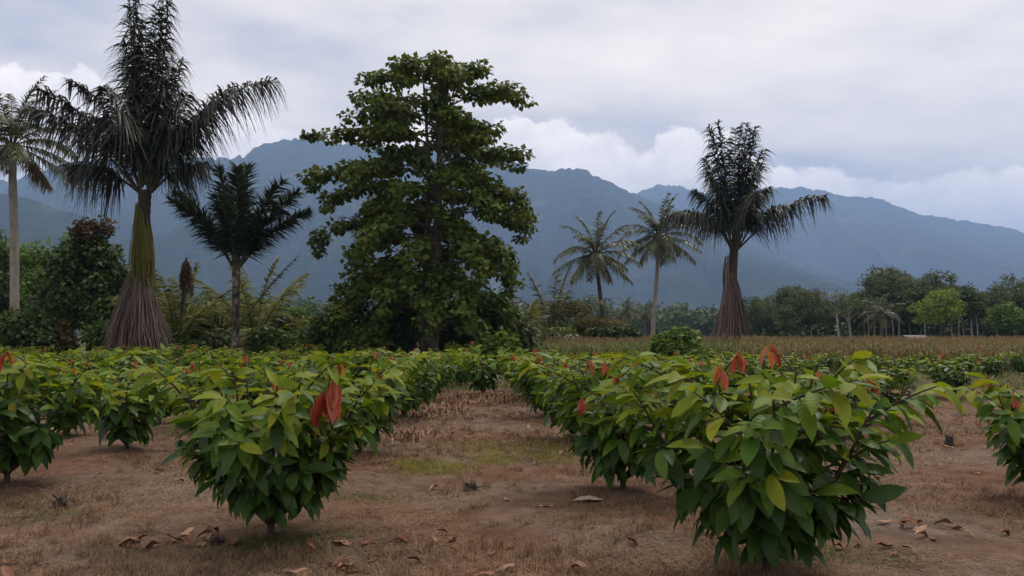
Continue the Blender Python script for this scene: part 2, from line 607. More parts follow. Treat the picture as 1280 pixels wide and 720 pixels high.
def mountain_material():
    m = bpy.data.materials.new('forested_slope')
    nt = nodes_of(m)
    N, L = nt.nodes.new, nt.links.new
    ge = N('ShaderNodeNewGeometry').outputs['Position']

    def noise(scale, detail, rough):
        n = N('ShaderNodeTexNoise')
        n.inputs['Scale'].default_value = scale
        n.inputs['Detail'].default_value = detail
        n.inputs['Roughness'].default_value = rough
        L(ge, n.inputs['Vector'])
        return n.outputs['Fac']
    a = noise(0.03, 6, 0.7)
    b_ = noise(0.0035, 5, 0.6)
    c1 = add_ramp(nt, a, [(0.014, 0.022, 0.012), (0.03, 0.045, 0.02), (0.055, 0.07, 0.03)], 0.3, 0.7)
    c2 = add_ramp(nt, a, [(0.07, 0.10, 0.04), (0.13, 0.16, 0.07)], 0.35, 0.65)
    r = N('ShaderNodeMapRange')
    L(b_, r.inputs[0])
    r.inputs[1].default_value, r.inputs[2].default_value = 0.60, 0.72
    mx = N('ShaderNodeMix')
    mx.data_type = 'RGBA'
    L(r.outputs[0], mx.inputs[0])
    L(c1, mx.inputs[6])
    L(c2, mx.inputs[7])
    p = N('ShaderNodeBsdfPrincipled')
    L(mx.outputs[2], p.inputs['Base Color'])
    p.inputs['Roughness'].default_value = 1.0
    p.inputs['Specular IOR Level'].default_value = 0.0
    bm_ = N('ShaderNodeBump')
    bm_.inputs['Strength'].default_value = 1.0
    bm_.inputs['Distance'].default_value = 25.0
    L(a, bm_.inputs['Height'])
    L(bm_.outputs[0], p.inputs['Normal'])
    out = N('ShaderNodeOutputMaterial')
    L(p.outputs[0], out.inputs[0])
    return m


M_GROUND = ground_material()
M_HILL = mountain_material()


# ------------------------------------------------------------------ the setting: ground and mountains
def grid_mesh(name, X, Y, Z, mat):
    ny, nx = X.shape
    V = np.stack([X, Y, Z], -1).reshape(-1, 3)
    i = np.arange(ny - 1)[:, None] * nx
    j = np.arange(nx - 1)[None, :]
    F = np.stack([i + j, i + j + 1, i + nx + j + 1, i + nx + j], -1).reshape(-1, 4)
    return np_mesh(name, V, F, mat)


def build_ground():
    xs = np.concatenate([-np.geomspace(9000, 16, 40)[:-1], np.linspace(-16, 16, 200), np.geomspace(16, 9000, 40)[1:]])
    ys = np.concatenate([-np.geomspace(3000, 3, 20)[:-1], np.linspace(-3, 30, 210), np.geomspace(30, 10500, 50)[1:]])
    X, Y = np.meshgrid(xs, ys)
    o = obj('ground', grid_mesh('ground', X, Y, ground_z(X, Y), M_GROUND))
    tag(o, 'brown dry grass field of the cacao plantation', None, None, 'structure')


build_ground()


def ridge_heights(pts, Y, us):
    """elevation profile: world x and height at depth Y for silhouette points (u, v)"""
    P = np.array([at(u, v, Y) for u, v in pts])
    return P[:, 0], P[:, 2]


def build_range(name, label, pts, Yr, Yb, nx, ny, seed, x0, x1, rough=1.0, back=1500):
    px, pz = ridge_heights(pts, Yr, None)
    xs = np.linspace(x0, x1, nx)
    rz = np.interp(xs, px, pz)
    rz = rz + 34 * rough * fbm(xs / 130.0, xs * 0 + 3.3, 5, seed, 0.62) + 20 * rough * fbm(xs / 26.0, xs * 0 + 1.3, 2, seed + 5, 0.7)
    t = np.concatenate([np.linspace(0, 1, ny), 1 + np.linspace(0.04, 1, 14)])
    X, T = np.meshgrid(xs, t)
    RZ = np.broadcast_to(rz, X.shape)
    front = np.clip(T, 0, 1)
    # long spurs run down from the ridge, gullies between them
    warp = 260 * fbm(X / 900.0, T * 2.0, 3, seed + 31)
    sp = 1.0 - np.abs(fbm((X + warp) / 520.0, T * 0.9, 4, seed + 40, 0.5)) * 2.2
    sp2 = fbm((X + warp) / 140.0, T * 5.0, 4, seed + 60, 0.55)
    prof = front ** 1.25
    mid = np.sin(np.pi * np.clip(front, 0, 1)) ** 0.8
    Z = RZ * (prof + mid * (0.30 * (sp - 0.55) + 0.10 * sp2))
    Yv = Yb + (Yr - Yb) * front
    bk = np.clip(T - 1, 0, 1)
    Z = np.where(T > 1, RZ * (1 - bk) ** 1.3, Z)
    Yv = np.where(T > 1, Yr + back * bk, Yv)
    Z = Z + 5.0 * rough * mid * vnoise(X / 12.0, Yv / 12.0, seed + 90)
    # no part of the slope may rise above the ridge as the valley sees it
    slope = (RZ - CAM_Z) / Yr
    Z = np.where((T <= 1), np.minimum(Z, CAM_Z + slope * Yv * (0.35 + 0.65 * front) + 0.0), Z)
    Z = Z - 4.0
    # keep the sheet straight below the ridge as seen from the valley: lean x with depth
    Xv = X * (Yv / Yr) * 0.55 + X * 0.45
    o = obj(name, grid_mesh(name, Xv, Yv, Z, M_HILL))
    tag(o, label, None, None, 'structure')


MAIN = [(-420, 300), (-200, 262), (-60, 240), (0, 228), (40, 214), (90, 204), (150, 199), (230, 196), (306, 197), (318, 186), (334, 176), (355, 173), (400, 175), (450, 180),
        (520, 186), (580, 192), (640, 200), (690, 212), (722, 211), (745, 219), (772, 231), (800, 243), (850, 264), (910, 290), (980, 322), (1060, 350), (1160, 380), (1300, 400), (1700, 412)]
FAR = [(-400, 330), (400, 300), (600, 270), (740, 250), (800, 240), (824, 231), (842, 231), (870, 240), (900, 241), (940, 236), (1000, 234), (1040, 239), (1075, 247), (1105, 249), (1128, 261), (1160, 270),
       (1200, 275), (1225, 276), (1252, 282), (1280, 292), (1340, 305), (1450, 330), (1700, 360)]
FOOT = [(-500, 220), (-200, 232), (-40, 243), (20, 248), (50, 253), (90, 270), (130, 290), (170, 312), (230, 340), (330, 372), (460, 396), (650, 410)]
build_range('far_mountain', 'long hazy blue forested ridge behind the nearer mountain', FAR, 6200, 3000, 700, 44, 5, -2600, 6800)
build_range('near_mountain', 'high forested mountain with a blunt summit above the valley', MAIN, 4300, 1500, 900, 64, 2, -4600, 4600)
build_range('foothill', 'lower green wooded foothill at the mountain foot', FOOT, 2100, 900, 400, 40, 9, -2400, 60, 0.7, 500)

# ------------------------------------------------------------------ cacao bushes
LEAF_HI = [leaf_base(7, 0.41, d, f, wave=w) for d, f, w in ((0.18, 0.3, 0.008), (0.34, 0.22, 0.004), (0.5, 0.35, 0.012), (0.26, 0.5, 0.015))]
LEAF_MD = [leaf_base(4, 0.37, d, f) for d, f in ((0.15, 0.3), (0.35, 0.3))]
LEAF_LO = leaf_base(2, 0.45, 0.25, 0.3, stalk=0.0)
LEAF_LIMP = leaf_base(6, 0.30, 0.10, 0.7)
LEAF_LIMP_LO = leaf_base(3, 0.34, 0.1, 0.6)


def norm(v):
    return v / (np.linalg.norm(v) + 1e-9)


def bez(a, b, c, t):
    t = np.asarray(t)[:, None]
    return a * (1 - t) ** 2 + 2 * b * t * (1 - t) + c * t * t


def grow_bush(seed, H, R, nstem=9, ntwig=4, step=0.034, leafL=0.25, flush=6, flush_at=()):
    """returns stem tubes and leaf lists (pos, dir, normal, length, class)"""
    g = np.random.default_rng(seed)
    tubes, leaves = [], []
    fork = np.array([0, 0, H * 0.07])
    tubes.append((np.array([[0, 0, -0.06], [0.005, 0, H * 0.035], fork + [0, 0, 0.02]]), [0.034, 0.03, 0.027]))
    tips = []

    def clothe(P, t0, dens, topness):
        seg = np.linalg.norm(np.diff(P, axis=0), axis=1)
        s = np.concatenate([[0], np.cumsum(seg)])
        total = s[-1]
        d = total * t0
        k = g.random() * 6.28
        while d < total:
            p = np.array([np.interp(d, s, P[:, i]) for i in range(3)])
            q = np.array([np.interp(min(d + 0.02, total), s, P[:, i]) for i in range(3)])
            p0 = np.array([np.interp(max(d - 0.02, 0), s, P[:, i]) for i in range(3)])
            ax = norm(q - p0)
            k += 2.4 + g.normal() * 0.25
            u = norm(np.cross(ax, [0.3, 0.9, 0.2]))
            w = np.cross(ax, u)
            rad = u * math.cos(k) + w * math.sin(k)
            out = norm(np.array([p[0], p[1], 0]) + 1e-6)
            hrel = p[2] / H
            endness = d / total
            drp = (0.9 - 0.85 * hrel) * g.uniform(0.2, 1.4) + 0.08
            dirn = norm(rad * 0.9 + ax * (0.15 + 0.45 * endness) + out * 0.45 + np.array([0, 0, -drp]))
            dirn[2] = min(dirn[2], 0.25)
            dirn = norm(dirn)
            if p[2] + dirn[2] * leafL < 0.12:
                dirn[2] = max(dirn[2], (0.14 - p[2]) / leafL)
                dirn = norm(dirn)
            up = norm(np.array([0, 0, 1.0]) + out * 0.5 + g.normal(size=3) * 0.32)
            ln = leafL * g.uniform(0.72, 1.18) * (1.0 - 0.25 * max(0, endness - 0.8) * 5 * topness)
            young = hrel * 0.85 + endness * 0.42 * topness + g.normal() * 0.17
            c = 0 if young < 0.72 else (1 if young < 0.98 else 2)
            leaves.append((p, dirn, up, ln, c))
            d += step * g.uniform(0.7, 1.35) / dens
        return

    for i in range(nstem):
        a = 2 * math.pi * (i + g.uniform(-0.3, 0.3)) / nstem + seed
        inner = i % 3 == 0
        re = R * (g.uniform(0.15, 0.45) if inner else g.uniform(0.6, 0.88))
        ze = H * (g.uniform(0.84, 0.93) if inner else g.uniform(0.70, 0.9))
        e = np.array([math.cos(a) * re, math.sin(a) * re, ze])
        c = np.array([math.cos(a) * re * 0.6, math.sin(a) * re * 0.6, ze * 0.45])
        P = bez(fork, c, e, np.linspace(0, 1, 9))
        P[1:] += g.normal(size=(8, 3)) * 0.008
        tubes.append((P, np.linspace(0.02, 0.006, 9)))
        clothe(P, 0.2, 0.8, 1.0)
        tips.append(e)
        for k in range(ntwig):
            t = 0.22 + 0.72 * (k + g.random()) / ntwig
            b = bez(fork, c, e, [t])[0]
            a2 = a + g.uniform(-1.5, 1.5)
            ln = R * g.uniform(0.75, 1.2) * (0.16 + 0.36 * t)
            up = g.uniform(0.35, 1.0) * (0.5 + 0.6 * t)
            d = norm(np.array([math.cos(a2), math.sin(a2), up]))
            e2 = b + d * ln
            e2[2] = min(e2[2], H * 0.97)
            c2 = b + d * ln * 0.5 + np.array([0, 0, 0.04])
            P2 = bez(b, c2, e2, np.linspace(0, 1, 5))
            tubes.append((P2, np.linspace(0.009, 0.004, 5)))
            clothe(P2, 0.12, 1.0, 1.0 if t > 0.5 else 0.3)
            if t > 0.5:
                tips.append(e2)
    tips = np.array(tips)
    hi = tips[tips[:, 2] > H * 0.7]
    spots = [hi[g.integers(len(hi))] for _ in range(flush)] if len(hi) else []
    spots = [(s, 1.0) for s in spots]
    for f in flush_at:
        tgt = np.array(f[:3])
        b = tips[np.argmin(np.linalg.norm(tips - tgt, axis=1))]
        c2 = (b + tgt) * 0.5 + np.array([0, 0, 0.05])
        tubes.append((bez(b, c2, tgt, np.linspace(0, 1, 5)), np.linspace(0.007, 0.004, 5)))
        spots.append((tgt, f[3] if len(f) > 3 else 1.0))
    fl = []
    for si, (s, sc) in enumerate(spots):
        s = s + np.array([0, 0, 0.02])
        for k in range(int(g.integers(3, 6))):
            a = g.uniform(0, 6.28)
            d = norm(np.array([math.cos(a) * 0.4, math.sin(a) * 0.4, -1.0 + g.uniform(-0.1, 0.35)]))
            fl.append((s + np.array([0, 0, g.uniform(-0.02, 0.03)]), d, norm(np.array([math.cos(a), math.sin(a), 0.4])), leafL * g.uniform(0.45, 0.75) * sc, 3, si))
    return tubes, leaves, fl


def leaf_frames(lv, wv=1.0):
    P = np.array([l[0] for l in lv])
    D = np.array([l[1] for l in lv])
    Nn = np.array([l[2] for l in lv])
    S = np.array([[l[3], l[3] * wv, l[3]] for l in lv])
    return frames(P, D, Nn, S), np.array([l[4] for l in lv])


LEAF_MESH = {}
for vi, (bV, bF) in enumerate(LEAF_HI):
    for ci in range(3):
        LEAF_MESH[vi, ci] = np_mesh('leaf', bV, bF, CACAO[ci], blade=bV + [0, 0, 1])
FLUSH_MESH = np_mesh('red_leaf', LEAF_LIMP[0], LEAF_LIMP[1], M_FLUSH)


def stems_to(mb, tubes, n=6):
    for P, r in tubes:
        mb.tube(P, r, n)


def near_bush(u, v, H, R, seed, label, flush=4, flush_at=(), nleaf=300, **kw):
    x, y = ground_at(u, v)
    z = float(ground_z(x, y))
    t = thing('cacao_bush', (x, y, z), label, 'bush', 'cacao bushes in the plantation rows')
    tubes, leaves, fl = grow_bush(seed, H, R, flush=flush, flush_at=flush_at, **kw)
    mb = MB()
    stems_to(mb, tubes, 7)
    mb.build('trunk', M_STEM, t)
    g = np.random.default_rng(seed + 1)
    toward = norm(np.array([-x, -y, 0.0]))
    score = np.array([np.dot(l[0], toward) + 0.25 * np.linalg.norm(l[0][:2]) + 0.1 * l[0][2] for l in leaves])
    order = np.argsort(-score)
    room = nleaf - len(fl)
    M, C = leaf_frames(leaves)
    for i in order[:room]:
        o = obj('leaf', LEAF_MESH[int(g.integers(4)), int(C[i])], t)
        o.matrix_local = Matrix([list(r) for r in M[i]] + [[0, 0, 0, 1]])
    rest = order[room:]
    if len(rest):
        mb = MB()
        for b in range(4):
            sel = rest[b::4]
            if len(sel):
                mb.batch(*LEAF_HI[b], M[sel], C[sel])
        tag(mb.build('foliage', CACAO, t), kind='stuff')
    if fl:
        M, C = leaf_frames(fl, 1.15)
        for m in M:
            o = obj('red_leaf', FLUSH_MESH, t)
            o.matrix_local = Matrix([list(r) for r in m] + [[0, 0, 0, 1]])
    return t


near_bush(958, 728, 1.46, 0.98, 21, 'broad leafy cacao bush with pink young leaves among its topmost yellow-green ones',
          flush=1, flush_at=[(-0.36, -0.35, 1.34, 1.0), (-0.22, -0.2, 1.42, 0.9), (0.02, -0.1, 1.46, 1.0), (0.62, -0.2, 1.28, 0.8)], nstem=13, ntwig=5, leafL=0.245)
near_bush(338, 669, 1.45, 0.98, 34, 'cacao bush with a long drooping bright red young leaf on one side',
          flush=1, flush_at=[(0.55, -0.46, 1.20, 2.1), (0.58, -0.42, 1.25, 1.9), (0.5, -0.4, 1.16, 1.6), (0.6, -0.3, 1.38, 0.9), (0.1, -0.25, 1.24, 0.9)], nstem=13, ntwig=5, leafL=0.235)
near_bush(778, 614, 1.40, 0.95, 45, 'dense cacao bush with a drooping rust red leaf behind the broad pink-topped bush',
          flush=2, flush_at=[(-0.46, -0.5, 0.95, 1.2), (-0.35, -0.2, 1.3, 1.1), (-0.2, -0.3, 1.28, 1.0), (0.1, -0.2, 1.3, 0.9)], nstem=10, ntwig=5, leafL=0.25)
near_bush(8, 610, 1.36, 0.95, 56, 'dark leafy cacao bush with upright red shoots, beside the low young bush',
          flush=1, flush_at=[(0.02, -0.4, 1.44, 1.3), (0.2, -0.4, 1.36, 1.2), (0.16, -0.85, 1.05, 1.1)], nstem=10, ntwig=5, leafL=0.25)
near_bush(1303, 626, 1.22, 0.66, 67, 'sparser cacao bush with red and orange shoots standing alone across the wide bare aisle',
          flush=1, flush_at=[(-0.2, -0.2, 1.12, 1.0), (-0.02, -0.3, 1.0, 0.9), (-0.3, -0.1, 1.0, 0.9), (-0.1, -0.35, 0.8, 0.8)], nstem=8, ntwig=4, leafL=0.24)
near_bush(449, 567, 1.38, 0.9, 78, 'cacao bush standing right behind the bush with the long red leaf',
          flush=2, flush_at=[(0.3, -0.3, 1.1, 0.9)], nstem=10, ntwig=4, leafL=0.24)
near_bush(158, 566, 1.02, 0.60, 89, 'low young compact cacao bush without any red shoots beside the red-shooted dark bush', flush=0, nstem=9, ntwig=4, leafL=0.23)

# bushes farther along the rows: a handful of grown shapes, copied
MID = []
for i in range(7):
    H, R = (1.4, 1.35, 1.2, 1.1, 1.3, 1.0, 1.15)[i], (0.78, 0.7, 0.66, 0.6, 0.74, 0.55, 0.68)[i]
    tubes, leaves, fl = grow_bush(300 + i * 13, H, R, nstem=9, ntwig=4, step=0.042, leafL=0.25, flush=(4, 1, 3, 1, 4, 0, 2)[i])
    mb = MB()
    stems_to(mb, tubes, 5)
    tm = mb.mesh('trunk', M_STEM)
    mb = MB()
    M, C = leaf_frames(leaves, 1.05)
    mb.batch(*LEAF_MD[0], M[::2], C[::2])
    mb.batch(*LEAF_MD[1], M[1::2], C[1::2])
    cm = mb.mesh('crown', CACAO)
    rm = []
    groups = {}
    for l in fl:
        groups.setdefault(l[5], []).append(l)
    for q in groups.values():
        M, C = leaf_frames(q, 1.2)
        mb = MB()
        mb.batch(*LEAF_LIMP_LO, M, 0)
        rm.append(mb.mesh('red_shoot', [M_FLUSH]))
    MID.append((H, tm, cm, rm))

LAND = [(-60, 100, 'the dense dark evergreen tree'), (100, 235, 'the brown-skirted sugar palm'), (235, 400, 'the short dark palm'), (400, 660, 'the big spreading tree'),
        (660, 790, 'the dark-trunked coconut palm'), (790, 870, 'the pale-trunked coconut palm'), (870, 1000, 'the lone sugar palm'), (1000, 1110, 'the thinly leafed pale trees'), (1110, 1400, 'the lime green tree')]


def landmark(x, y):
    u = 640 + F_PX * x / y
    for a, b, n in LAND:
        if u < b:
            return n
    return LAND[-1][2]


N_BUSH = [0]


def mid_bush(x, y, H, label, k=None, wide=1.0):
    k = (N_BUSH[0] * 3 + 1) % 7 if k is None else k
    N_BUSH[0] += 1
    h0, tm, cm, rm = MID[k]
    s = H / h0
    z = float(ground_z(x, y))
    if label is None:
        label = '%s row cacao bush %s before %s' % ('low' if H < 1.1 else 'tall', ('with red shoots', 'with a red shoot', 'with red shoots', 'with a red shoot', 'with red shoots', 'without red shoots', 'with a pair of red shoots')[k], landmark(x, y))
    t = thing('cacao_bush', (x, y, z), label, 'bush', 'cacao bushes in the plantation rows', RNG.uniform(0, 6.28), (s * wide, s * wide, s))
    obj('trunk', tm, t)
    obj('crown', cm, t)
    for r_ in rm:
        obj('red_shoot', r_, t)
    return t


PLACED = [(ground_at(*p)) for p in ((958, 728), (338, 669), (778, 614), (8, 610), (1303, 626), (449, 567), (158, 566))]
ROWS = 'cacao bush in the crowded rows farther back across the plantation'
SPOTS = [  # (u, v of the base, height, own label)
    (716, 553, 1.40, 'reddish tipped cacao bush, third along the row of the broad pink-topped bush', 0),
    (682, 521, 1.38, None, 4), (664, 502, 1.3, None, 2), (650, 490, 1.25, None, 3),
    (505, 524, 1.42, 'tall cacao bush with many reddish shoots where the middle aisle narrows', 0), (532, 503, 1.35, None, 4),
    (548, 488, 1.15, None, 2), (603, 494, 1.16, 'round cacao bush closing the far end of the middle aisle', 5), (575, 482, 1.1, None, 3),
    (1108, 530, 1.12, 'fresh green cacao bush at the edge of the wide bare aisle', 1), (1046, 548, 1.15, None, 6),
    (1188, 498, 1.18, 'dark round cacao bush standing out at the far end of the wide bare aisle', 2),
    (1128, 480, 1.0, None, 3), (1092, 470, 0.92, None, 5), (1058, 468, 0.85, None, 3), (1240, 472, 1.0, None, 6), (1275, 468, 1.0, None, 1), (1215, 466, 0.9, None, 3),
    (1000, 505, 1.15, None, 1), (950, 488, 1.2, None, 3), (905, 505, 1.25, None, 0), (870, 525, 1.3, None, 4), (840, 490, 1.2, None, 2), (790, 500, 1.2, None, 6),
    (1010, 478, 1.0, None, 6), (1030, 466, 0.9, None, 5), (975, 468, 1.0, None, 2), (1160, 466, 0.9, None, 1), (745, 482, 1.15, None, 2), (735, 500, 1.25, None, 4), (800, 475, 1.1, None, 3),
    (710, 475, 1.1, None, 6), (765, 468, 1.0, None, 0), (690, 466, 1.0, None, 1), (900, 470, 1.05, None, 5), (860, 464, 1.0, None, 3), (940, 462, 0.95, None, 6),
    (252, 505, 1.3, None, 1), (255, 537, 1.2, None, 4), (330, 520, 1.3, None, 6), (390, 505, 1.3, None, 0), (368, 535, 1.25, None, 2),
    (85, 548, 1.1, None, 6), (30, 520, 1.2, None, 2), (70, 512, 1.2, None, 4), (150, 515, 1.15, None, 6), (200, 528, 1.15, None, 0),
]
for u, v, H, lab, k in SPOTS:
    x, y = ground_at(u, v)
    PLACED.append((x, y))
    mid_bush(x, y, H, lab, k, 1.08)
for ri in range(0, 9):
    X = -2.0 - 3.4 * ri
    for Y in np.arange(14.0 + (ri % 2) * 1.2, 33.0, 2.7):
        x, y = X + RNG.normal() * 0.25, Y + RNG.normal() * 0.25
        if abs(x) / y > 0.68 or y < 17.5 and ri < 2:
            continue
        if min(math.hypot(x - a, y - b) for a, b in PLACED) < 1.7:
            continue
        PLACED.append((x, y))
        mid_bush(x, y, RNG.uniform(1.05, 1.38), None, None, 1.12)


# ------------------------------------------------------------------ palms
def ribbon(mb, base, d, ln, w, hang, wdir, nseg=3, mi=0, rnd=0.0):
    """n hanging leaflets at once: base (n,3), d (n,3) unit, ln, w, hang (n,)"""
    n = len(base)
    ts = np.linspace(0, 1, nseg + 1)
    prof = np.array([0.55, 1.0, 0.8, 0.45, 0.12])[np.linspace(0, 4, nseg + 1).round().astype(int)]
    C = base[:, None, :] + d[:, None, :] * (ln[:, None] * ts)[:, :, None]
    C[:, :, 2] -= hang[:, None] * ln[:, None] * ts[None] ** 2
    W = wdir[:, None, :] * (w[:, None] * prof[None])[:, :, None]
    V = np.stack([C - W, C + W], 2).reshape(n, -1, 3)
    i = np.arange(nseg)[:, None] * 2
    Fb = np.concatenate([i, i + 1, i + 3, i + 2], 1)
    F = (Fb[None] + (np.arange(n) * 2 * (nseg + 1))[:, None, None]).reshape(-1, 4)
    R = np.repeat(rnd if not np.isscalar(rnd) else np.full(n, rnd), 2 * (nseg + 1))
    mb.add(V.reshape(-1, 3), F, mi, R)


def frond_mesh(seed, L, e0, bend, az, leaflet=1.0, nleaf=55, hang=0.4, plume=0.3, w=0.03, r=0.045, bare=0.12, power=1.3, tipshort=0.45, fwd=0.55, mats=None, side=0.0, miss=0.0):
    """one feathered frond, curve in the vertical plane of azimuth az (0 = +X)"""
    g = np.random.default_rng(seed)
    n = 14
    s = np.linspace(0, 1, n)
    th = math.radians(e0) - math.radians(bend) * s ** power
    a = az + side * s ** 2
    dx = np.cos(th) * L / (n - 1)
    step = np.stack([dx * np.cos(a), dx * np.sin(a), np.sin(th) * L / (n - 1)], 1)
    P = np.concatenate([[np.zeros(3)], np.cumsum(step[:-1], 0)])
    mb = MB()
    mb.tube(P, np.linspace(r, r * 0.15, n), 5, 1)
    m = nleaf * 2
    sl = np.clip(np.repeat(np.linspace(bare, 1.0, nleaf), 2) + g.normal(size=m) * 0.008, bare, 1.0)
    sg = np.tile([1.0, -1.0], nleaf)
    keep = g.random(m) > miss
    sl, sg = sl[keep], sg[keep]
    m = len(sl)
    B = np.stack([np.interp(sl, s, P[:, i]) for i in range(3)], 1)
    tl = np.interp(sl, s, th)
    al = az + side * sl ** 2
    fw = np.stack([np.cos(tl) * np.cos(al), np.cos(tl) * np.sin(al), np.sin(tl)], 1)
    sd_ = np.stack([-np.sin(al), np.cos(al), 0 * al], 1)
    up = np.cross(fw, -sd_)
    up = np.cross(sd_, fw) * -1.0
    pl = g.normal(size=m) * plume
    d = sd_ * sg[:, None] + fw * (fwd + 0.5 * sl[:, None] ** 2) + up * pl[:, None] * -1.0
    d /= np.linalg.norm(d, axis=1, keepdims=True)
    ll = leaflet * (0.68 + 0.32 * np.sin(np.pi * np.clip(sl, 0, 1) ** 0.8)) * (1 - tipshort * np.clip((sl - 0.7) / 0.3, 0, 1)) * g.uniform(0.8, 1.12, m)
    wd = np.cross(d, np.array([0, 0, 1.0]) + g.normal(size=(m, 3)) * 0.5)
    wd /= np.linalg.norm(wd, axis=1, keepdims=True) + 1e-9
    ribbon(mb, B, d, ll, np.full(m, w), np.abs(hang * g.uniform(0.6, 1.35, m)), wd, 3, 0, g.random(m))
    return mb.mesh('frond', mats)


def trunk_tube(mb, pts, radii, n=12, rings=0, seed=0):
    g = np.random.default_rng(seed)
    P0 = np.array(pts, float)
    t = np.linspace(0, 1, len(P0))
    m = 40 if rings else 16
    tt = np.linspace(0, 1, m)
    P = np.stack([np.interp(tt, t, P0[:, i]) for i in range(3)], 1)
    k = np.ones(5) / 5
    for i in range(3):
        P[2:-2, i] = np.convolve(P[:, i], k, 'valid')
    R = np.interp(tt, t, radii)
    if rings:
        R = R * (1 + 0.07 * (np.arange(m) % 2) + g.normal(size=m) * 0.02)
    mb.tube(P, R, n)
    return P


def strands(seed, n, z_top, z_bot, r_top, r_bot, rad, arc=(0, 6.2832), bulge=0.0, jag=0.25, lift=0.3):
    g = np.random.default_rng(seed)
    mb = MB()
    for i in range(n):
        a = g.uniform(*arc)
        zt = z_top * (1 - 0.0) + g.uniform(-0.5, 0.2) * lift
        zb = z_bot + g.uniform(0, jag) * (z_top - z_bot)
        ra, rb = r_top * g.uniform(0.75, 1.25), r_bot * g.uniform(0.45, 1.05)
        t = np.linspace(0, 1, 7)
        rr = ra + (rb - ra) * t ** 0.85 + bulge * np.sin(np.pi * t)
        aa = a + np.cumsum(g.normal(size=7) * 0.05)
        P = np.stack([rr * np.cos(aa), rr * np.sin(aa), zt + (zb - zt) * t], 1)
        mb.tube(P, rad * g.uniform(0.6, 1.3) * np.linspace(1.0, 0.7, 7), 3, 0, g.random())
    return mb


PI = math.pi
# --- the tall dark sugar palm with a brown skirt
AR_Y = 35.0
pb = at(172, 419, AR_Y)
PPM = F_PX / AR_Y


def hz(v, Y):
    return at(640, v, Y)[2]


arenga = thing('sugar_palm', (pb[0], AR_Y, 0), 'tallest dark ragged sugar palm with a green fruit mane over a wide brown skirt', 'palm tree')
mb = MB()
zc = hz(238, AR_Y)
trunk_tube(mb, [(0, 0, -0.2), (0.05, 0, 3), (0.12, 0, 6), (0.15, 0, zc)], [0.36, 0.28, 0.24, 0.28], 12, 1, 5)
mb.build('trunk', M_BARKD, arenga)
FR = [  # elevation, bend, azimuth, length, leaflet, hang, power
    (89, 3, 0.4, 8.9, 1.3, 0.9, 2), (88, 4, 2.9, 8.9, 1.3, 0.9, 2), (86, -1, 0.1, 8.7, 1.3, 0.9, 2), (85, -2, 3.2, 8.6, 1.3, 0.9, 2), (87, 2, 5.5, 8.0, 1.4, 0.9, 2), (87, 2, 3.9, 8.0, 1.4, 0.9, 2),
    (85, 6, 5.0, 7.2, 1.4, 0.9, 2), (84, 6, 1.6, 7.2, 1.4, 0.9, 2), (83, 8, 4.2, 6.4, 1.4, 0.9, 2), (82, 10, 0.6, 6.2, 1.4, 0.9, 2), (82, 8, 2.5, 6.2, 1.4, 0.9, 2), (80, 14, 5.7, 5.4, 1.4, 0.9, 2),
    (58, 62, 0.0, 7.8, 1.5, 1.0, 2.6), (60, 40, -0.2, 6.2, 1.5, 1.0, 2.2), (66, 30, 0.3, 5.0, 1.4, 1.0, 2), (70, 24, -0.4, 4.6, 1.4, 1.0, 2),
    (56, 44, 3.1, 7.0, 1.5, 1.0, 2.4), (52, 50, 3.35, 6.0, 1.5, 1.0, 2.0), (66, 60, 3.0, 6.6, 1.0, 0.8, 3), (62, 40, 2.8, 4.8, 1.5, 1.0, 2),
    (66, 50, 4.6, 4.8, 1.5, 1.0, 2), (66, 50, 1.5, 4.8, 1.5, 1.0, 2), (38, 50, 3.1, 3.6, 1.5, 1.0, 1.6), (48, 50, 0.1, 2.8, 1.2, 1.0, 1.6)]
for i, (e0, bd, az, L, ll, hg, pw) in enumerate(FR):
    o = obj('frond', frond_mesh(900 + i, L, e0, bd, az, ll, 120, hg, 0.8, 0.045, 0.07, 0.33 if e0 < 75 else 0.12, pw, 0.15, 0.35, mats=[M_ARENGA, M_RACHIS], miss=0.06), arenga)
    o.location = (0.15 + 0.25 * math.cos(az), 0.25 * math.sin(az), zc + 0.2 - (0.3 if e0 < 62 else 0.1 if e0 < 75 else 0.0))
strands(41, 230, hz(263, AR_Y), hz(365, AR_Y), 0.2, 0.62, 0.02, (-1.9, 1.5), 0.08, 0.4, 1.7).build('fruit_mane', M_STRANDG, arenga)
strands(42, 120, hz(262, AR_Y), hz(350, AR_Y), 0.2, 0.33, 0.02, (1.5, 4.4), 0.02, 0.4, 1.7).build('fruit_mane', M_STRANDG, arenga)
strands(43, 560, hz(345, AR_Y), 0.2, 0.28, 1.42, 0.024, (0, 6.28), 0.0, 0.35, 1.6).build('dry_skirt', M_STRANDB, arenga)

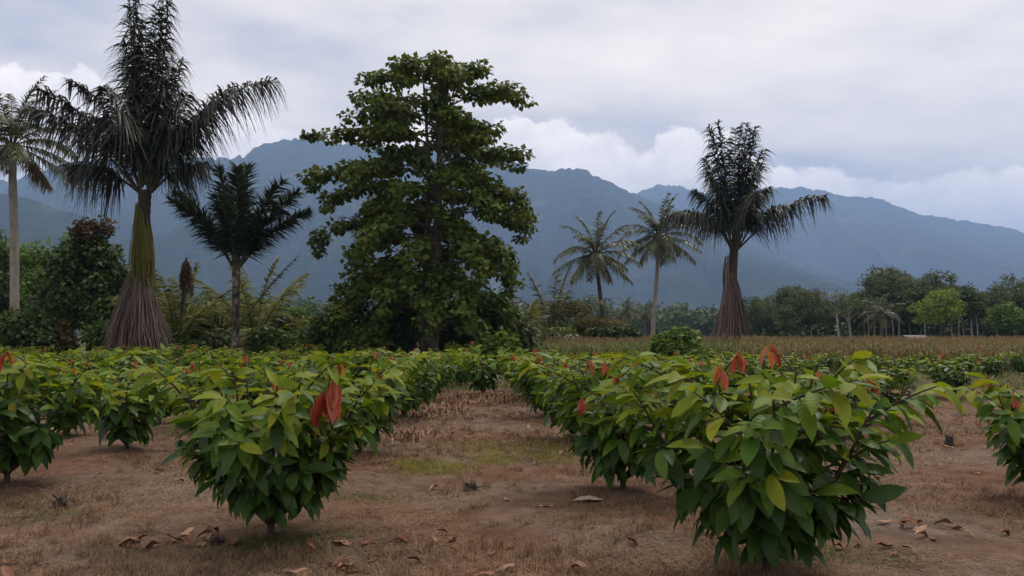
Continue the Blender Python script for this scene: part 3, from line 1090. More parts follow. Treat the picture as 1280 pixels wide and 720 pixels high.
# --- the slimmer sugar palm standing alone on the other side
A2_Y = 50.0
pb = at(915, 419, A2_Y)
arenga2 = thing('sugar_palm', (pb[0], A2_Y, 0), 'lone dark sugar palm with a bushy upright head and narrow brown skirt by the maize', 'palm tree')
mb = MB()
zc = hz(312, A2_Y)
trunk_tube(mb, [(0, 0, -0.2), (0.0, 0, 3), (0.12, 0, zc * 0.8), (0.25, 0, zc + 0.6)], [0.42, 0.34, 0.26, 0.26], 12, 1, 6)
mb.build('trunk', M_BARKD, arenga2)
FR = [(88, 6, 0.5, 8.2, 1.3, 0.6, 2), (87, 6, 2.8, 8.3, 1.3, 0.6, 2), (85, 10, 0.1, 7.8, 1.35, 0.7, 2), (84, 10, 3.3, 7.8, 1.35, 0.7, 2), (82, 4, 0.0, 8.0, 1.35, 0.8, 2), (82, 4, 3.1, 8.0, 1.35, 0.8, 2), (86, 8, 5.5, 8.0, 1.35, 0.8, 2), (86, 10, 4.6, 7.6, 1.3, 0.7, 2), (85, 12, 1.6, 7.6, 1.3, 0.7, 2),
      (80, 22, 5.6, 6.4, 1.4, 0.8, 2), (80, 22, 2.4, 6.4, 1.4, 0.8, 2), (79, 26, 0.3, 6.0, 1.4, 0.8, 2), (78, 28, 3.5, 5.6, 1.4, 0.9, 2), (72, 40, 0.2, 4.8, 1.4, 0.9, 2), (72, 40, 2.9, 4.6, 1.4, 0.9, 2),
      (44, 50, 0.02, 6.9, 1.35, 1.0, 2.4), (64, 105, 3.15, 5.4, 1.3, 1.0, 1.5), (62, 80, 3.4, 4.2, 1.3, 1.0, 1.6), (66, 60, 4.9, 4.4, 1.3, 0.9, 2), (60, 60, -0.5, 4.0, 1.3, 0.9, 2)]
for i, (e0, bd, az, L, ll, hg, pw) in enumerate(FR):
    o = obj('frond', frond_mesh(950 + i, L, e0, bd, az, ll, 100, hg, 0.7, 0.055, 0.07, 0.36 if e0 < 75 else 0.2, pw, 0.15, 0.4, mats=[M_ARENGA, M_RACHIS]), arenga2)
    o.location = (0.25 + 0.2 * math.cos(az), 0.2 * math.sin(az), zc)
strands(51, 420, hz(350, A2_Y), 0.2, 0.26, 1.3, 0.028, (0, 6.28), -0.06, 0.3, 2.4).build('dry_skirt', M_STRANDB, arenga2)
strands(52, 26, hz(322, A2_Y), hz(380, A2_Y), 0.3, 0.45, 0.04, (2.2, 4.2), 0.12, 0.5, 1.4).build('dry_leaf_sheath', M_STRANDB, arenga2)

# --- short dark palm with stiff upright fronds
P3_Y = 34.0
pb = at(294, 419, P3_Y)
palm3 = thing('sugar_palm', (pb[0], P3_Y, 0), 'short dark palm with few stiff upright fronds on a slim mottled trunk', 'palm tree')
mb = MB()
zc = hz(332, P3_Y)
trunk_tube(mb, [(0, 0, -0.2), (0.02, 0, 1.5), (-0.02, 0, zc)], [0.19, 0.14, 0.16], 10, 1, 7)
mb.build('trunk', M_MOTTLE, palm3)
FR = [(88, 8, 1.0, 4.5, 0.75), (84, 10, 3.0, 4.4, 0.75), (85, 12, 5.0, 4.3, 0.75), (62, 30, 3.1, 4.3, 0.7), (60, 34, 3.35, 3.9, 0.7), (64, 28, 0.1, 4.2, 0.7), (70, 22, -0.2, 4.2, 0.7), (54, 34, 0.3, 3.9, 0.65), (66, 40, 4.7, 3.6, 0.7), (66, 40, 1.6, 3.6, 0.7)]
for i, (e0, bd, az, L, ll) in enumerate(FR):
    o = obj('frond', frond_mesh(980 + i, L, e0, bd, az, ll * 1.3, 180, 0.12, 0.9, 0.045, 0.06, 0.16, 1.5, 0.2, 0.5, mats=[M_ARENGA2, M_RACHIS]), palm3)
    o.location = (-0.02 + 0.12 * math.cos(az), 0.12 * math.sin(az), zc - 0.1)
o = obj('frond', frond_mesh(999, 4.2, 50, 10, -0.3, 0.35, 34, 0.6, 0.4, 0.03, 0.06, 0.45, mats=[M_ARENGA, M_RACHIS]), palm3)
o.location = (0.1, -0.05, hz(410, P3_Y))


# --- coconut palms
def coconut(u, vtop, vcrown, Y, lean, label, seed, nfr=22, L=4.3, mat=None, rtr=0.16, nuts=True, group='coconut palms', lowest=-45, bark=None, base_u=None):
    g = np.random.default_rng(seed)
    pc = at(u, vcrown, Y)
    pbx = at(base_u if base_u is not None else u, 419, Y)[0]
    t = thing('coconut_palm', (pbx, Y, 0), label, 'palm tree', group)
    dx = pc[0] - pbx
    zc = pc[2]
    mb = MB()
    trunk_tube(mb, [(0, 0, -0.2), (dx * 0.12 + lean * 0.2, 0, zc * 0.25), (dx * 0.45 + lean * 0.5, 0, zc * 0.55), (dx * 0.85 + lean * 0.2, 0, zc * 0.85), (dx, 0, zc)],
               [rtr * 1.5, rtr * 1.05, rtr, rtr * 0.9, rtr * 0.95], 10, 1, seed)
    mb.build('trunk', bark or M_BARK, t)
    for i in range(nfr):
        f = i / (nfr - 1)
        e0 = 84 - (84 - lowest) * f ** 1.15
        az = i * 2.4 + g.uniform(-0.25, 0.25)
        dry = f > 0.93
        bd = 40 + 45 * math.sin(PI * min(1, f * 1.1)) - (25 if e0 < 0 else 0)
        o = obj('frond', frond_mesh(seed * 50 + i, L * g.uniform(0.88, 1.08) * (0.8 if dry else 1), e0, bd, az, L * 0.2, 70, 0.35 + 0.5 * f, 0.2, 0.042 * L / 4.3, 0.05, 0.14, 1.3,
                                    mats=[M_DRYF if dry else (mat or M_COCO), M_RACHIS], miss=0.05), t)
        o.location = (dx + 0.1 * math.cos(az), 0.1 * math.sin(az), zc)
    if nuts:
        sph = []
        for i in range(9):
            a = i * 2.4
            c = np.array([dx + 0.34 * math.cos(a), 0.34 * math.sin(a), zc - 0.3 - 0.16 * (i % 3)])
            m2 = MB()
            k = np.linspace(0, 1, 7)
            m2.tube(np.stack([0 * k + c[0], 0 * k + c[1], c[2] + 0.15 - 0.32 * k], 1), 0.135 * np.sin(PI * np.clip(k, 0.03, 0.97)) ** 0.6, 8)
            m2.build('coconut', M_NUT, t)
    return t


coconut(745, 260, 318, 68, -0.1, 'coconut palm with yellowing fronds and a dark thin trunk beside the taller pale-trunked one', 61, 24, 4.0, rtr=0.17, bark=M_BARKD, base_u=757)
coconut(824, 235, 296, 76, 0.15, 'coconut palm with a pale trunk leaning into the maize between darker palms', 62, 26, 4.5, rtr=0.19, bark=M_BARKP, base_u=815)
coconut(15, 85, 182, 50, 0.1, 'tall coconut palm with drooping fronds behind the big ragged sugar palm', 63, 26, 4.6, rtr=0.24, bark=M_BARKP, base_u=18)


def young_palm(u, vtop, Y, label, seed, n=11, mat=None, spread=1.0, group=None, lowest=25):
    g = np.random.default_rng(seed)
    p = at(u, 419, Y)
    H = hz(vtop, Y)
    t = thing('young_palm', (p[0], Y, 0), label, 'palm tree', group)
    mb = MB()
    mb.tube([[0, 0, -0.1], [0, 0, H * 0.12], [0, 0, H * 0.25]], [0.25, 0.22, 0.12], 8)
    mb.build('trunk', M_BARK, t)
    for i in range(n):
        f = i / (n - 1)
        o = obj('frond', frond_mesh(seed * 40 + i, H * g.uniform(0.88, 1.0) * (1 - 0.05 * f), 86 - (86 - lowest) * f, 25 + 60 * f * spread, i * 2.4 + g.uniform(-0.3, 0.3), H * 0.2, 70, 0.5, 0.3, 0.05, 0.05, 0.2, 1.4,
                                    mats=[mat or M_COCOY, M_RACHIS]), t)
        o.location = (0, 0, H * 0.12)
    return t


young_palm(318, 322, 44, 'yellow-green young coconut palm right behind the short dark palm', 71, 13)
young_palm(222, 338, 41, 'pale green young palm between the brown skirt and the short dark palm', 72, 11)
young_palm(285, 352, 47, 'small yellowish young palm half hidden by the short dark palm', 73, 9)
young_palm(690, 340, 62, 'dark green young coconut palm beside the big spreading tree', 74, 12, M_COCO)
young_palm(658, 372, 58, 'tawny young palm with arching fronds at the foot of the big spreading tree', 75, 10, M_COCOY, 1.4)
young_palm(1060, 424, 42, 'little dark palm seedling poking out of the reddish maize', 76, 9, M_COCO)

# dead palm: a bare leaning stalk with its withered brown frond folded down
pb = at(222, 419, 40)
dead = thing('dead_palm', (pb[0], 40, 0), 'dead palm with withered reddish brown fronds folded down on a thin stalk', 'palm tree')
mb = MB()
ztop = hz(322, 40)
trunk_tube(mb, [(0, 0, -0.1), (0.1, 0, 1.5), (0.35, 0, ztop)], [0.1, 0.08, 0.05], 8, 0, 3)
mb.build('trunk', M_BARKD, dead)
for i in range(7):
    o = obj('frond', frond_mesh(1200 + i, 1.9 - 0.12 * i, -66, 22, i * 0.9, 0.3, 34, 0.7, 0.5, 0.035, 0.03, 0.03, 0.5, mats=[M_REDTOP, M_RACHIS]), dead)
    o.location = (0.35, 0, ztop - 0.1)

# ------------------------------------------------------------------ broadleaf trees


def small_leaf(W, droop):
    """far foliage: a creased kite-shaped leaf of one folded quad"""
    return np.array([[0, 0, 0], [0.48, -W / 2, 0.06 - droop * 0.3], [1, 0, -droop], [0.48, W / 2, 0.06 - droop * 0.3]]), np.array([[0, 1, 2, 3]])


LEAF_T = small_leaf(0.85, 0.2)
LEAF_FAR = small_leaf(0.9, 0.1)
LEAF_T3 = small_leaf(0.65, 0.3)


def clump_leaves(g, centers, radii, per, size, flat=0.7, hang=0.35):
    n = len(centers)
    k = n * per
    C = np.repeat(centers, per, 0)
    Rr = np.repeat(radii, per)
    d = g.normal(size=(k, 3))
    d /= np.linalg.norm(d, axis=1, keepdims=True)
    d[:, 2] *= flat
    P = C + d * (Rr * g.uniform(0.45, 1.0, k) ** 0.6)[:, None]
    D = d * 0.9 + g.normal(size=(k, 3)) * 0.55
    D[:, 2] -= hang
    Nn = np.array([0, 0, 1.0]) + d * 0.8 + g.normal(size=(k, 3)) * 0.35
    s = size * g.uniform(0.7, 1.25, k)
    return frames(P, D, Nn, np.stack([s, s, s], 1))


def crown_mesh(seed, centers, radii, per, size, mats, flat=0.7, hang=0.35, base=None, split=None):
    g = np.random.default_rng(seed)
    M = clump_leaves(g, np.asarray(centers), np.asarray(radii), per, size, flat, hang)
    mb = MB()
    # each clump has its own tone, its leaves scatter about it
    tone = np.repeat(g.random(len(centers)), per)
    rnd = np.clip(tone * 0.55 + g.random(len(M)) * 0.45, 0, 0.999)
    mi = 0
    if split is not None:
        mi = np.repeat(split, per)
    mb.batch(*(base or LEAF_T), M, mi, rnd)
    return mb.mesh('crown', mats)


def tree_shape(seed, H, R, zb, ncl, rcl, lobes=5, lean=0.0, domed=0.6, hollow=0.5):
    """clump centres in an uneven crown and a trunk with limbs to them"""
    g = np.random.default_rng(seed)
    lob = [(g.normal(size=3), g.uniform(0.15, 0.35)) for _ in range(lobes)]
    cs, rs = [], []
    hh = (H - zb) * 0.5
    while len(cs) < ncl:
        d = g.normal(size=3)
        d /= np.linalg.norm(d)
        if d[2] < -0.75:
            continue
        k = g.uniform(hollow, 1.0) ** 0.7
        f = 0.78 + sum(max(0, np.dot(d, norm(v))) ** 3 * a for v, a in lob) - 0.12 * g.random()
        c = d * k * f
        taper = 1.0 - (1 - domed) * max(0, c[2])
        cs.append([c[0] * R * taper + lean * (c[2] + 1), c[1] * R * taper, zb + hh * (1 + c[2])])
        rs.append(rcl * g.uniform(0.65, 1.2))
    return np.array(cs), np.array(rs)


def limbs(mb, g, cs, H, zb, r0, n=22, lean=0.0, forks=1):
    top = H * 0.82
    tr = [(0, 0, -0.2), (0.02 * H * g.normal() * 0.3, 0.0, zb * 0.6), (lean * 0.6, 0, (zb + top) / 2), (lean * 1.4, 0, top)]
    P = trunk_tube(mb, tr, [r0 * 1.25, r0, r0 * 0.65, r0 * 0.2], 8)
    idx = g.permutation(len(cs))[:n]
    for i in idx:
        c = cs[i]
        z0 = max(zb * 0.7, min(top * 0.95, c[2] - 0.55 * math.hypot(c[0], c[1])))
        b = np.array([np.interp(z0, P[:, 2], P[:, k]) for k in range(3)])
        m = (b + c) * 0.5 + np.array([0, 0, 0.08 * np.linalg.norm(c - b)])
        mb.tube(bez(b, m, c, np.linspace(0, 1, 6)), np.linspace(r0 * 0.32, r0 * 0.06, 6), 5)


def make_tree(u, Y, H, R, label, seed, mat, zb=None, ncl=60, per=45, size=0.25, rcl=0.7, bark=None, r0=0.16, name='tree', cat='tree', group=None, lean=0.0, flat=0.75, base=None, domed=0.6, hollow=0.5, off=0.0, nl=22):
    g = np.random.default_rng(seed)
    p = at(u, 419, Y)
    t = thing(name, (p[0], Y, -0.0), label, cat, group)
    zb = H * 0.25 if zb is None else zb
    cs, rs = tree_shape(seed, H - rcl * 0.6, R - rcl * 0.5, zb, ncl, rcl, lean=lean, domed=domed, hollow=hollow)
    mb = MB()
    limbs(mb, g, cs, H, zb, r0, nl, lean)
    mb.build('trunk', bark or M_BARKD, t)
    obj('crown', crown_mesh(seed + 1, cs, rs, per, size, [mat], flat, base=base), t)
    return t


# --- the big spreading tree: straight trunks, tiers of level branches carrying leaf trays
BT_Y = 38.0
pb = at(541, 419, BT_Y)
big = thing('tree', (pb[0], BT_Y, 0), 'biggest spreading broadleaf tree with twin trunks and tiered drooping branches', 'tree')
g = np.random.default_rng(77)
mb = MB()
Htop = hz(88, BT_Y)
P1 = trunk_tube(mb, [(0, 0, -0.2), (0.05, 0, 4), (0.28, 0, 9), (0.3, 0, Htop)], [0.30, 0.25, 0.17, 0.05], 10)
P2 = trunk_tube(mb, [(-0.45, 0.3, -0.2), (-0.42, 0.3, 4), (-0.2, 0.2, 9), (-0.55, 0.1, Htop * 0.97)], [0.2, 0.17, 0.12, 0.04], 9)
# reach of the crown to either side by picture row
vv = [78, 95, 110, 130, 150, 170, 195, 215, 250, 290, 330, 365, 395]
lf = [45, 85, 122, 130, 120, 130, 152, 158, 152, 148, 142, 138, 130]
rt = [50, 90, 122, 130, 118, 112, 120, 128, 130, 122, 114, 106, 98]
ppm = F_PX / BT_Y
cs, rs = [], []
NT = 96
for tier in range(NT):
    v = 84 + (402 - 84) * ((tier + g.random()) / NT) ** 0.95
    a = tier * 2.399 + g.normal() * 0.25
    c = math.cos(a)
    reach = np.interp(v, vv, rt if c > 0 else lf) / ppm
    side = 4.4 * min(1.0, np.interp(v, vv, lf) / 130)
    rr = 1.0 / math.sqrt((c / reach) ** 2 + (math.sin(a) / side) ** 2)
    rr *= g.uniform(0.8, 1.02) if tier % 3 else g.uniform(0.45, 0.7)
    z = hz(v, BT_Y)
    low = float(np.clip((v - 170) / 200, 0, 1))
    drop = (0.08 + 0.75 * low) * rr * 0.36
    Pm = P1 if tier % 3 else P2
    zb_ = max(1.0, min(Htop - 0.3, z + drop * 0.6 - 0.10 * rr))
    b = np.array([np.interp(zb_, Pm[:, 2], Pm[:, k]) for k in range(3)])
    e = np.array([math.cos(a) * rr, math.sin(a) * rr, max(0.9, z - drop * 0.55)])
    m = (b + e) / 2 + np.array([math.cos(a), math.sin(a), 0]) * rr * 0.18 * low + np.array([0, 0, 0.14 * rr + drop * 0.75])
    B = bez(b, m, e, np.linspace(0, 1, 9))
    mb.tube(B, np.linspace(0.05, 0.012, 9) * (0.8 + rr * 0.08), 5)
    ln = np.linalg.norm(e - b)
    nc = max(3, int(ln * 0.62 / 0.42))
    for k in range(nc):
        t = 1.0 - 0.62 * k / nc
        p = bez(b, m, e, [t])[0]
        sw = 0.15 + 0.5 * (1 - t)
        for q in (-1, 1) if (k % 2 and ln > 2.2) else (0,):
            perp = np.array([-math.sin(a), math.cos(a), 0]) * q * sw
            cs.append(p + perp + g.normal(size=3) * np.array([0.12, 0.12, 0.07]) + [0, 0, 0.05])
            rs.append(g.uniform(0.38, 0.6))
    if v > 190:           # leafy ends hang down
        for q in range(1, int(2 + 3 * low * g.random())):
            cs.append(e + np.array([g.normal() * 0.12, g.normal() * 0.12, -0.4 * q]))
            rs.append(g.uniform(0.26, 0.4))
e = at(385, 170, BT_Y) - np.array([pb[0], BT_Y, 0])
b = np.array([0.0, 0, e[2] + 0.1])
mb.tube(bez(b, (b + e) / 2 + [0, 0, 0.2], e, np.linspace(0, 1, 8)), np.linspace(0.05, 0.015, 8), 5)
for k in range(4):
    cs.append(e + np.array([0.2 * k, 0, 0.02 * k]))
    rs.append(0.22)
mb.build('trunk', M_BARK, big)
obj('crown', crown_mesh(78, cs, rs, 46, 0.27, [M_TREE], 0.55, 0.5, LEAF_T), big)

# --- trees and scrub on the far side of the plantation, next to the palms
make_tree(112, 43, hz(272, 43), 2.9, 'dense dark evergreen tree with a reddish brown top beside the brown-skirted palm', 101, M_TREE2, 0.6, 150, 60, 0.27, 0.6, name='tree', domed=0.7, hollow=0.55)
top_t = bpy.data.objects['tree.001'] if 'tree.001' in bpy.data.objects else None
if top_t:
    g = np.random.default_rng(5)
    cc = np.stack([g.normal(size=16) * 0.45, g.normal(size=16) * 0.45, hz(284, 43) + g.normal(size=16) * 0.2], 1)
    obj('new_growth', crown_mesh(6, cc, np.full(16, 0.45), 40, 0.25, [M_REDTOP], 0.8), top_t)['kind'] = 'stuff'
make_tree(36, 62, hz(288, 62), 5.2, 'fresh green broad tree behind the pale coconut trunk', 102, M_TREE3, 1.0, 150, 60, 0.32, 0.9, domed=0.8)
make_tree(-30, 58, hz(262, 58), 4.0, 'dark tree standing behind the tall drooping coconut palm', 103, M_TREE2, 1.0, 90, 60, 0.3, 0.9)
make_tree(90, 66, hz(300, 66), 3.2, 'fresh green round tree just left of the dense dark evergreen', 104, M_TREE3, 1.0, 80, 60, 0.32, 0.8)
SCR = 'scrubby green tree in the thicket behind the cacao rows'
SG = 'scrub trees behind the cacao rows'
for i, (u, Y, v, R, mt) in enumerate([
        (30, 40, 375, 2.0, M_TREE2), (188, 52, 345, 2.0, M_TREE4), (165, 48, 372, 1.6, M_TREE2), (735, 75, 392, 2.4, M_TREE4), (-10, 42, 385, 2.0, M_TREE4), (75, 41, 400, 0.9, M_TREE5), (60, 45, 350, 1.6, M_TREE4), (140, 40, 395, 1.4, M_TREE2),
        (255, 43, 372, 1.4, M_TREE2), (212, 44, 385, 1.4, M_TREE4), (345, 46, 385, 1.6, M_TREE4), (376, 50, 382, 1.8, M_TREE3), (270, 40, 405, 1.0, M_TREE4), (330, 40, 400, 1.2, M_TREE2),
        (420, 37, 378, 1.7, M_TREE2), (450, 36, 395, 1.5, M_TREE), (480, 40, 360, 1.8, M_TREE2), (492, 39, 392, 1.3, M_TREE4), (395, 40, 400, 1.4, M_TREE2),
        (515, 46, 358, 1.8, M_TREE), (570, 43, 372, 1.7, M_TREE4), (600, 40, 352, 1.5, M_TREE2), (630, 40, 358, 1.4, M_TREE2), (648, 39, 385, 1.2, M_TREE4), (596, 41, 398, 1.3, M_TREE), (625, 35, 412, 1.0, M_TREE3), (660, 40, 405, 1.0, M_TREE2),
        (568, 43, 405, 1.0, M_TREE2), (168, 46, 300, 1.5, M_TREE2), (700, 60, 398, 1.8, M_TREE2), (678, 50, 402, 1.4, M_TREE4)]):
    H = hz(v, Y)
    lab = '%s %s in the thicket %s %s' % ('tall' if H > 3.4 else 'low', {M_TREE: 'leaf-green scrub tree', M_TREE2: 'dark green scrub tree', M_TREE3: 'fresh green scrub tree', M_TREE4: 'olive scrub tree', M_TREE5: 'tawny scrub tree'}[mt],
                                        'at the foot of' if 395 < u < 665 else 'beside', landmark(at(u, 419, Y)[0], Y))
    make_tree(u, Y, H, R, lab, 120 + i, mt, 0.3, int(36 + 20 * R), 42, 0.24, 0.5, r0=0.07, group=SG, nl=14, domed=0.75, hollow=0.4)
make_tree(235, 40, hz(415, 40), 0.9, 'small fresh green scrub tree beside the foot of the brown skirt', 170, M_TREE3, 0.15, 30, 40, 0.22, 0.4, r0=0.05, group=SG)
make_tree(38, 33, hz(432, 33), 0.75, 'small bright green shrub in front of the dark scrub, behind the red-shooted bush', 171, M_TREE3, 0.15, 24, 40, 0.2, 0.35, name='shrub', cat='shrub', r0=0.04)
make_tree(704, 66, hz(372, 66), 3.0, 'flat-topped tawny tree on thin stems beside the two coconut palms', 172, M_TREE5, 3.0, 60, 45, 0.25, 0.6, r0=0.10, flat=0.5, domed=0.9)
make_tree(742, 64, hz(395, 64), 2.8, 'low tawny tree under the coconut palm with the dark thin trunk', 173, M_TREE5, 1.9, 50, 45, 0.25, 0.55, r0=0.10, flat=0.5, domed=0.9)
make_tree(768, 58, hz(404, 58), 2.2, 'low dark spreading tree in front of the distant wood', 174, M_TREE2, 1.6, 36, 45, 0.25, 0.45, r0=0.09, flat=0.5)
make_tree(842, 25, 1.98, 1.0, 'round bright green shrub standing above the cacao by the pale palm trunk', 175, M_TREE3, 0.2, 100, 45, 0.16, 0.32, name='shrub', cat='shrub', r0=0.05)
make_tree(1042, 46, 1.5, 0.7, 'grey-green weedy shrub at the edge of the reddish maize', 176, M_TREE4, 0.1, 26, 40, 0.16, 0.3, name='shrub', cat='shrub', r0=0.03)
make_tree(952, 44, 1.6, 0.9, 'grey-green weedy shrub beside the lone sugar palm', 177, M_TREE4, 0.1, 26, 40, 0.16, 0.35, name='shrub', cat='shrub', r0=0.03)
make_tree(892, 44, 1.55, 0.9, 'grey-green weedy shrub between the round shrub and the lone sugar palm', 178, M_TREE4, 0.1, 26, 40, 0.16, 0.35, name='shrub', cat='shrub', r0=0.03)

# --- the wood beyond the maize
FS = []
for i, (H, R, mt, zb, bark, fl) in enumerate([(11.0, 4.6, M_TREE2, 3.0, M_BARK, 0.6), (12.5, 4.2, M_TREE4, 4.0, M_BARKP, 0.6), (9.0, 4.4, M_TREE2, 1.2, M_BARKD, 0.7), (10.0, 5.0, M_TREE4, 2.4, M_BARK, 0.55), (13.0, 3.8, M_TREE2, 5.0, M_BARKP, 0.5)]):
    g = np.random.default_rng(400 + i)
    cs, rs = tree_shape(400 + i, H, R, zb, 120, 1.0, 7, domed=0.75, hollow=0.45)
    mb = MB()
    limbs(mb, g, cs, H, zb, 0.2, 26)
    FS.append((H, mb.mesh('trunk', bark), crown_mesh(430 + i, cs, rs, 46, 0.45, [mt], fl, base=LEAF_T3)))
WOOD = 'tree in the dark wood beyond the maize field'
g = np.random.default_rng(55)
fx = [945, 962, 985, 1003, 1022, 1040, 1062, 1080, 1098, 1112, 1128, 1145, 1160, 1178, 1198, 1215, 1232, 1250, 1268, 1290, 1312]
ft = [372, 368, 358, 356, 360, 366, 366, 356, 342, 338, 345, 350, 352, 346, 350, 356, 358, 352, 344, 342, 345]
for i, (u, v) in enumerate(zip(fx, ft)):
    for lay in range(2):
        Y = 128 + lay * 22 + g.uniform(-6, 6)
        k = int(g.integers(5))
        H0, tm, cm = FS[k]
        H = hz(v + (3 if lay == 0 else 8) + g.uniform(-2, 14) * (lay == 0), Y)
        p = at(u + g.uniform(-9, 9), 419, Y)
        s = H / H0
        t = thing('tree', (p[0], Y, 0), '%s wood tree %s %s' % (('broad dark', 'tall pale-trunked olive', 'low dark round', 'wide olive', 'tall pale-trunked dark')[k], ('near', 'behind')[lay], landmark(p[0], Y)), 'tree', 'trees of the wood beyond the maize', g.uniform(0, 6.28), (s * 0.95, s * 0.95, s))
        obj('trunk', tm, t)
        obj('crown', cm, t)
make_tree(1176, 112, hz(357, 112), 4.0, 'bright lime green tree in front of the dark wood', 181, M_TREE6, 2.6, 90, 50, 0.32, 0.85, r0=0.13, domed=0.75)
make_tree(1262, 112, hz(372, 112), 3.6, 'mid green rounded tree at the near edge of the dark wood', 182, M_TREE3, 1.5, 80, 50, 0.32, 0.8, r0=0.13)


def bare_tree(u, Y, v, label, seed):
    g = np.random.default_rng(seed)
    p = at(u, 419, Y)
    H = hz(v, Y)
    t = thing('tree', (p[0], Y, 0), label, 'tree')
    mb = MB()
    P = trunk_tube(mb, [(0.3, 0, -0.2), (0, 0, H * 0.4), (-0.2, 0, H * 0.9)], [0.22, 0.17, 0.08], 8)
    mb.build('trunk', M_BARKP, t)
    mb = MB()
    for i in range(16):
        z0 = H * g.uniform(0.45, 0.88)
        b = np.array([np.interp(z0, P[:, 2], P[:, k]) for k in range(3)])
        a = g.uniform(0, 6.28)
        ln = g.uniform(0.2, 0.4) * H
        e = b + np.array([math.cos(a), math.sin(a), 0.7]) * ln * 0.6
        mb.tube(bez(b, (b + e) / 2 + [0, 0, 0.2], e, np.linspace(0, 1, 6)), np.linspace(0.07, 0.015, 6), 4)
    mb.build('branch', M_BARKP, t)
    cs = np.stack([g.normal(size=30) * 1.2, g.normal(size=30) * 1.2, H * 0.8 + g.normal(size=30) * H * 0.1], 1)
    obj('crown', crown_mesh(seed, cs, np.full(30, 0.6), 14, 0.3, [M_TREE4], 0.8), t)


bare_tree(1047, 118, 362, 'thinly leafed tree with a leaning pale trunk at the front of the wood', 191)
bare_tree(1062, 120, 368, 'thinly leafed straight pale tree beside the leaning one at the front of the wood', 192)
coconut(1101, 372, 391, 116, 0.1, 'small drooping coconut palm at the front of the wood', 193, 18, 3.6, M_COCO, 0.16, False)
coconut(783, 376, 388, 150, 0.1, 'far coconut palm with a spiky head in the wood between the two tall ones', 194, 16, 3.4, M_COCO, 0.16, False)
coconut(806, 378, 392, 155, 0.1, 'far coconut palm with a rounded head in the wood between the two tall ones', 195, 16, 3.4, M_COCO, 0.16, False)
# slender trunks of the plantation at the wood's edge
for i, u in enumerate([1086, 1093, 1108, 1116, 1123, 1139, 1199, 1205, 1216, 1222, 1190, 1152]):
    Y = 122 + (i % 3) * 2
    p = at(u, 419, Y)
    t = thing('tree', (p[0], Y, 0), '%s grey stemmed sapling at the wood edge near %s' % (('slender', 'tall slender', 'short slender')[i % 3], 'the lime green tree' if u > 1145 else 'the drooping coconut palm'), 'tree', 'saplings along the wood edge')
    g = np.random.default_rng(1300 + i)
    H = hz(380 + (i * 7) % 12, Y)
    mb = MB()
    trunk_tube(mb, [(0, 0, -0.1), (0.1 * g.normal(), 0, H * 0.5), (0.25 * g.normal(), 0, H)], [0.1, 0.08, 0.05], 6)
    mb.build('trunk', M_BARKP, t)
    cs = np.stack([g.normal(size=9) * 0.6, g.normal(size=9) * 0.6, H + g.normal(size=9) * 0.5], 1)
    obj('crown', crown_mesh(1330 + i, cs, np.full(9, 0.6), 22, 0.3, [M_TREE4], 0.8), t)

# a far wood that reads as one mass across the valley
g = np.random.default_rng(66)
cs, rs = [], []
for i in range(300):
    u = g.uniform(120, 1020)
    Y = g.uniform(300, 420)
    v = np.interp(u, [-80, 300, 690, 720, 760, 860, 900, 940, 980, 1300], [352, 372, 385, 366, 378, 384, 382, 386, 392, 388]) + g.uniform(2, 18)
    p = at(u, v, Y)
    for q in range(11):
        f = q / 11
        cs.append([p[0] + g.normal() * 3.2, Y + g.normal() * 3.0, p[2] * (1 - 0.85 * f) + g.normal() * 0.6])
        rs.append(g.uniform(1.6, 2.6))
o = obj('far_wood', crown_mesh(67, cs, rs, 24, 1.6, [M_TREE2], 0.8, base=LEAF_FAR))
tag(o, 'hazy dark green wood in a low band at the foot of the mountains', 'wood', None, 'stuff')

g = np.random.default_rng(68)
n = 700
uu, yy = g.uniform(930, 1340, n), g.uniform(126, 172, n)
cs = np.stack([(uu - 640) / F_PX * yy, yy, g.uniform(0.2, 3.6, n)], 1)
o = obj('wood_undergrowth', crown_mesh(69, cs, g.uniform(0.8, 1.5, n), 22, 0.8, [M_TREE2], 0.8, base=LEAF_FAR))
tag(o, 'dark dense undergrowth filling the wood beyond the maize', 'undergrowth', None, 'stuff')

# small sheet-roofed hut at the edge of the wood
p = at(1142, 419, 108)
hut = thing('hut', (p[0], 108, 0), 'small low hut with a pale sheet roof at the edge of the wood', 'hut', None, 0.15, (1.0, 1.0, 0.78))
mb = MB()
bx = lambda x0, x1, y0, y1, z0, z1: (np.array([[x0, y0, z0], [x1, y0, z0], [x1, y1, z0], [x0, y1, z0], [x0, y0, z1], [x1, y0, z1], [x1, y1, z1], [x0, y1, z1]]),
                                     np.array([[0, 3, 2, 1], [4, 5, 6, 7], [0, 1, 5, 4], [1, 2, 6, 5], [2, 3, 7, 6], [3, 0, 4, 7]]))
mb.add(*bx(-1.3, 1.3, -1.0, 1.0, -0.1, 1.45))
mb.build('wall', M_BOARD, hut, False)
mb = MB()
for s in (-1, 1):
    V = np.array([[-1.6, s * 1.35, 1.42], [1.6, s * 1.35, 1.42], [1.6, 0, 2.0], [-1.6, 0, 2.0]])
    V2 = V + [0, 0, 0.05]
    mb.add(np.concatenate([V, V2]), np.array([[0, 1, 2, 3], [4, 5, 6, 7], [0, 1, 5, 4], [1, 2, 6, 5], [2, 3, 7, 6], [3, 0, 4, 7]]))
mb.build('roof', M_TIN, hut, False)

# ------------------------------------------------------------------ maize field
g = np.random.default_rng(88)


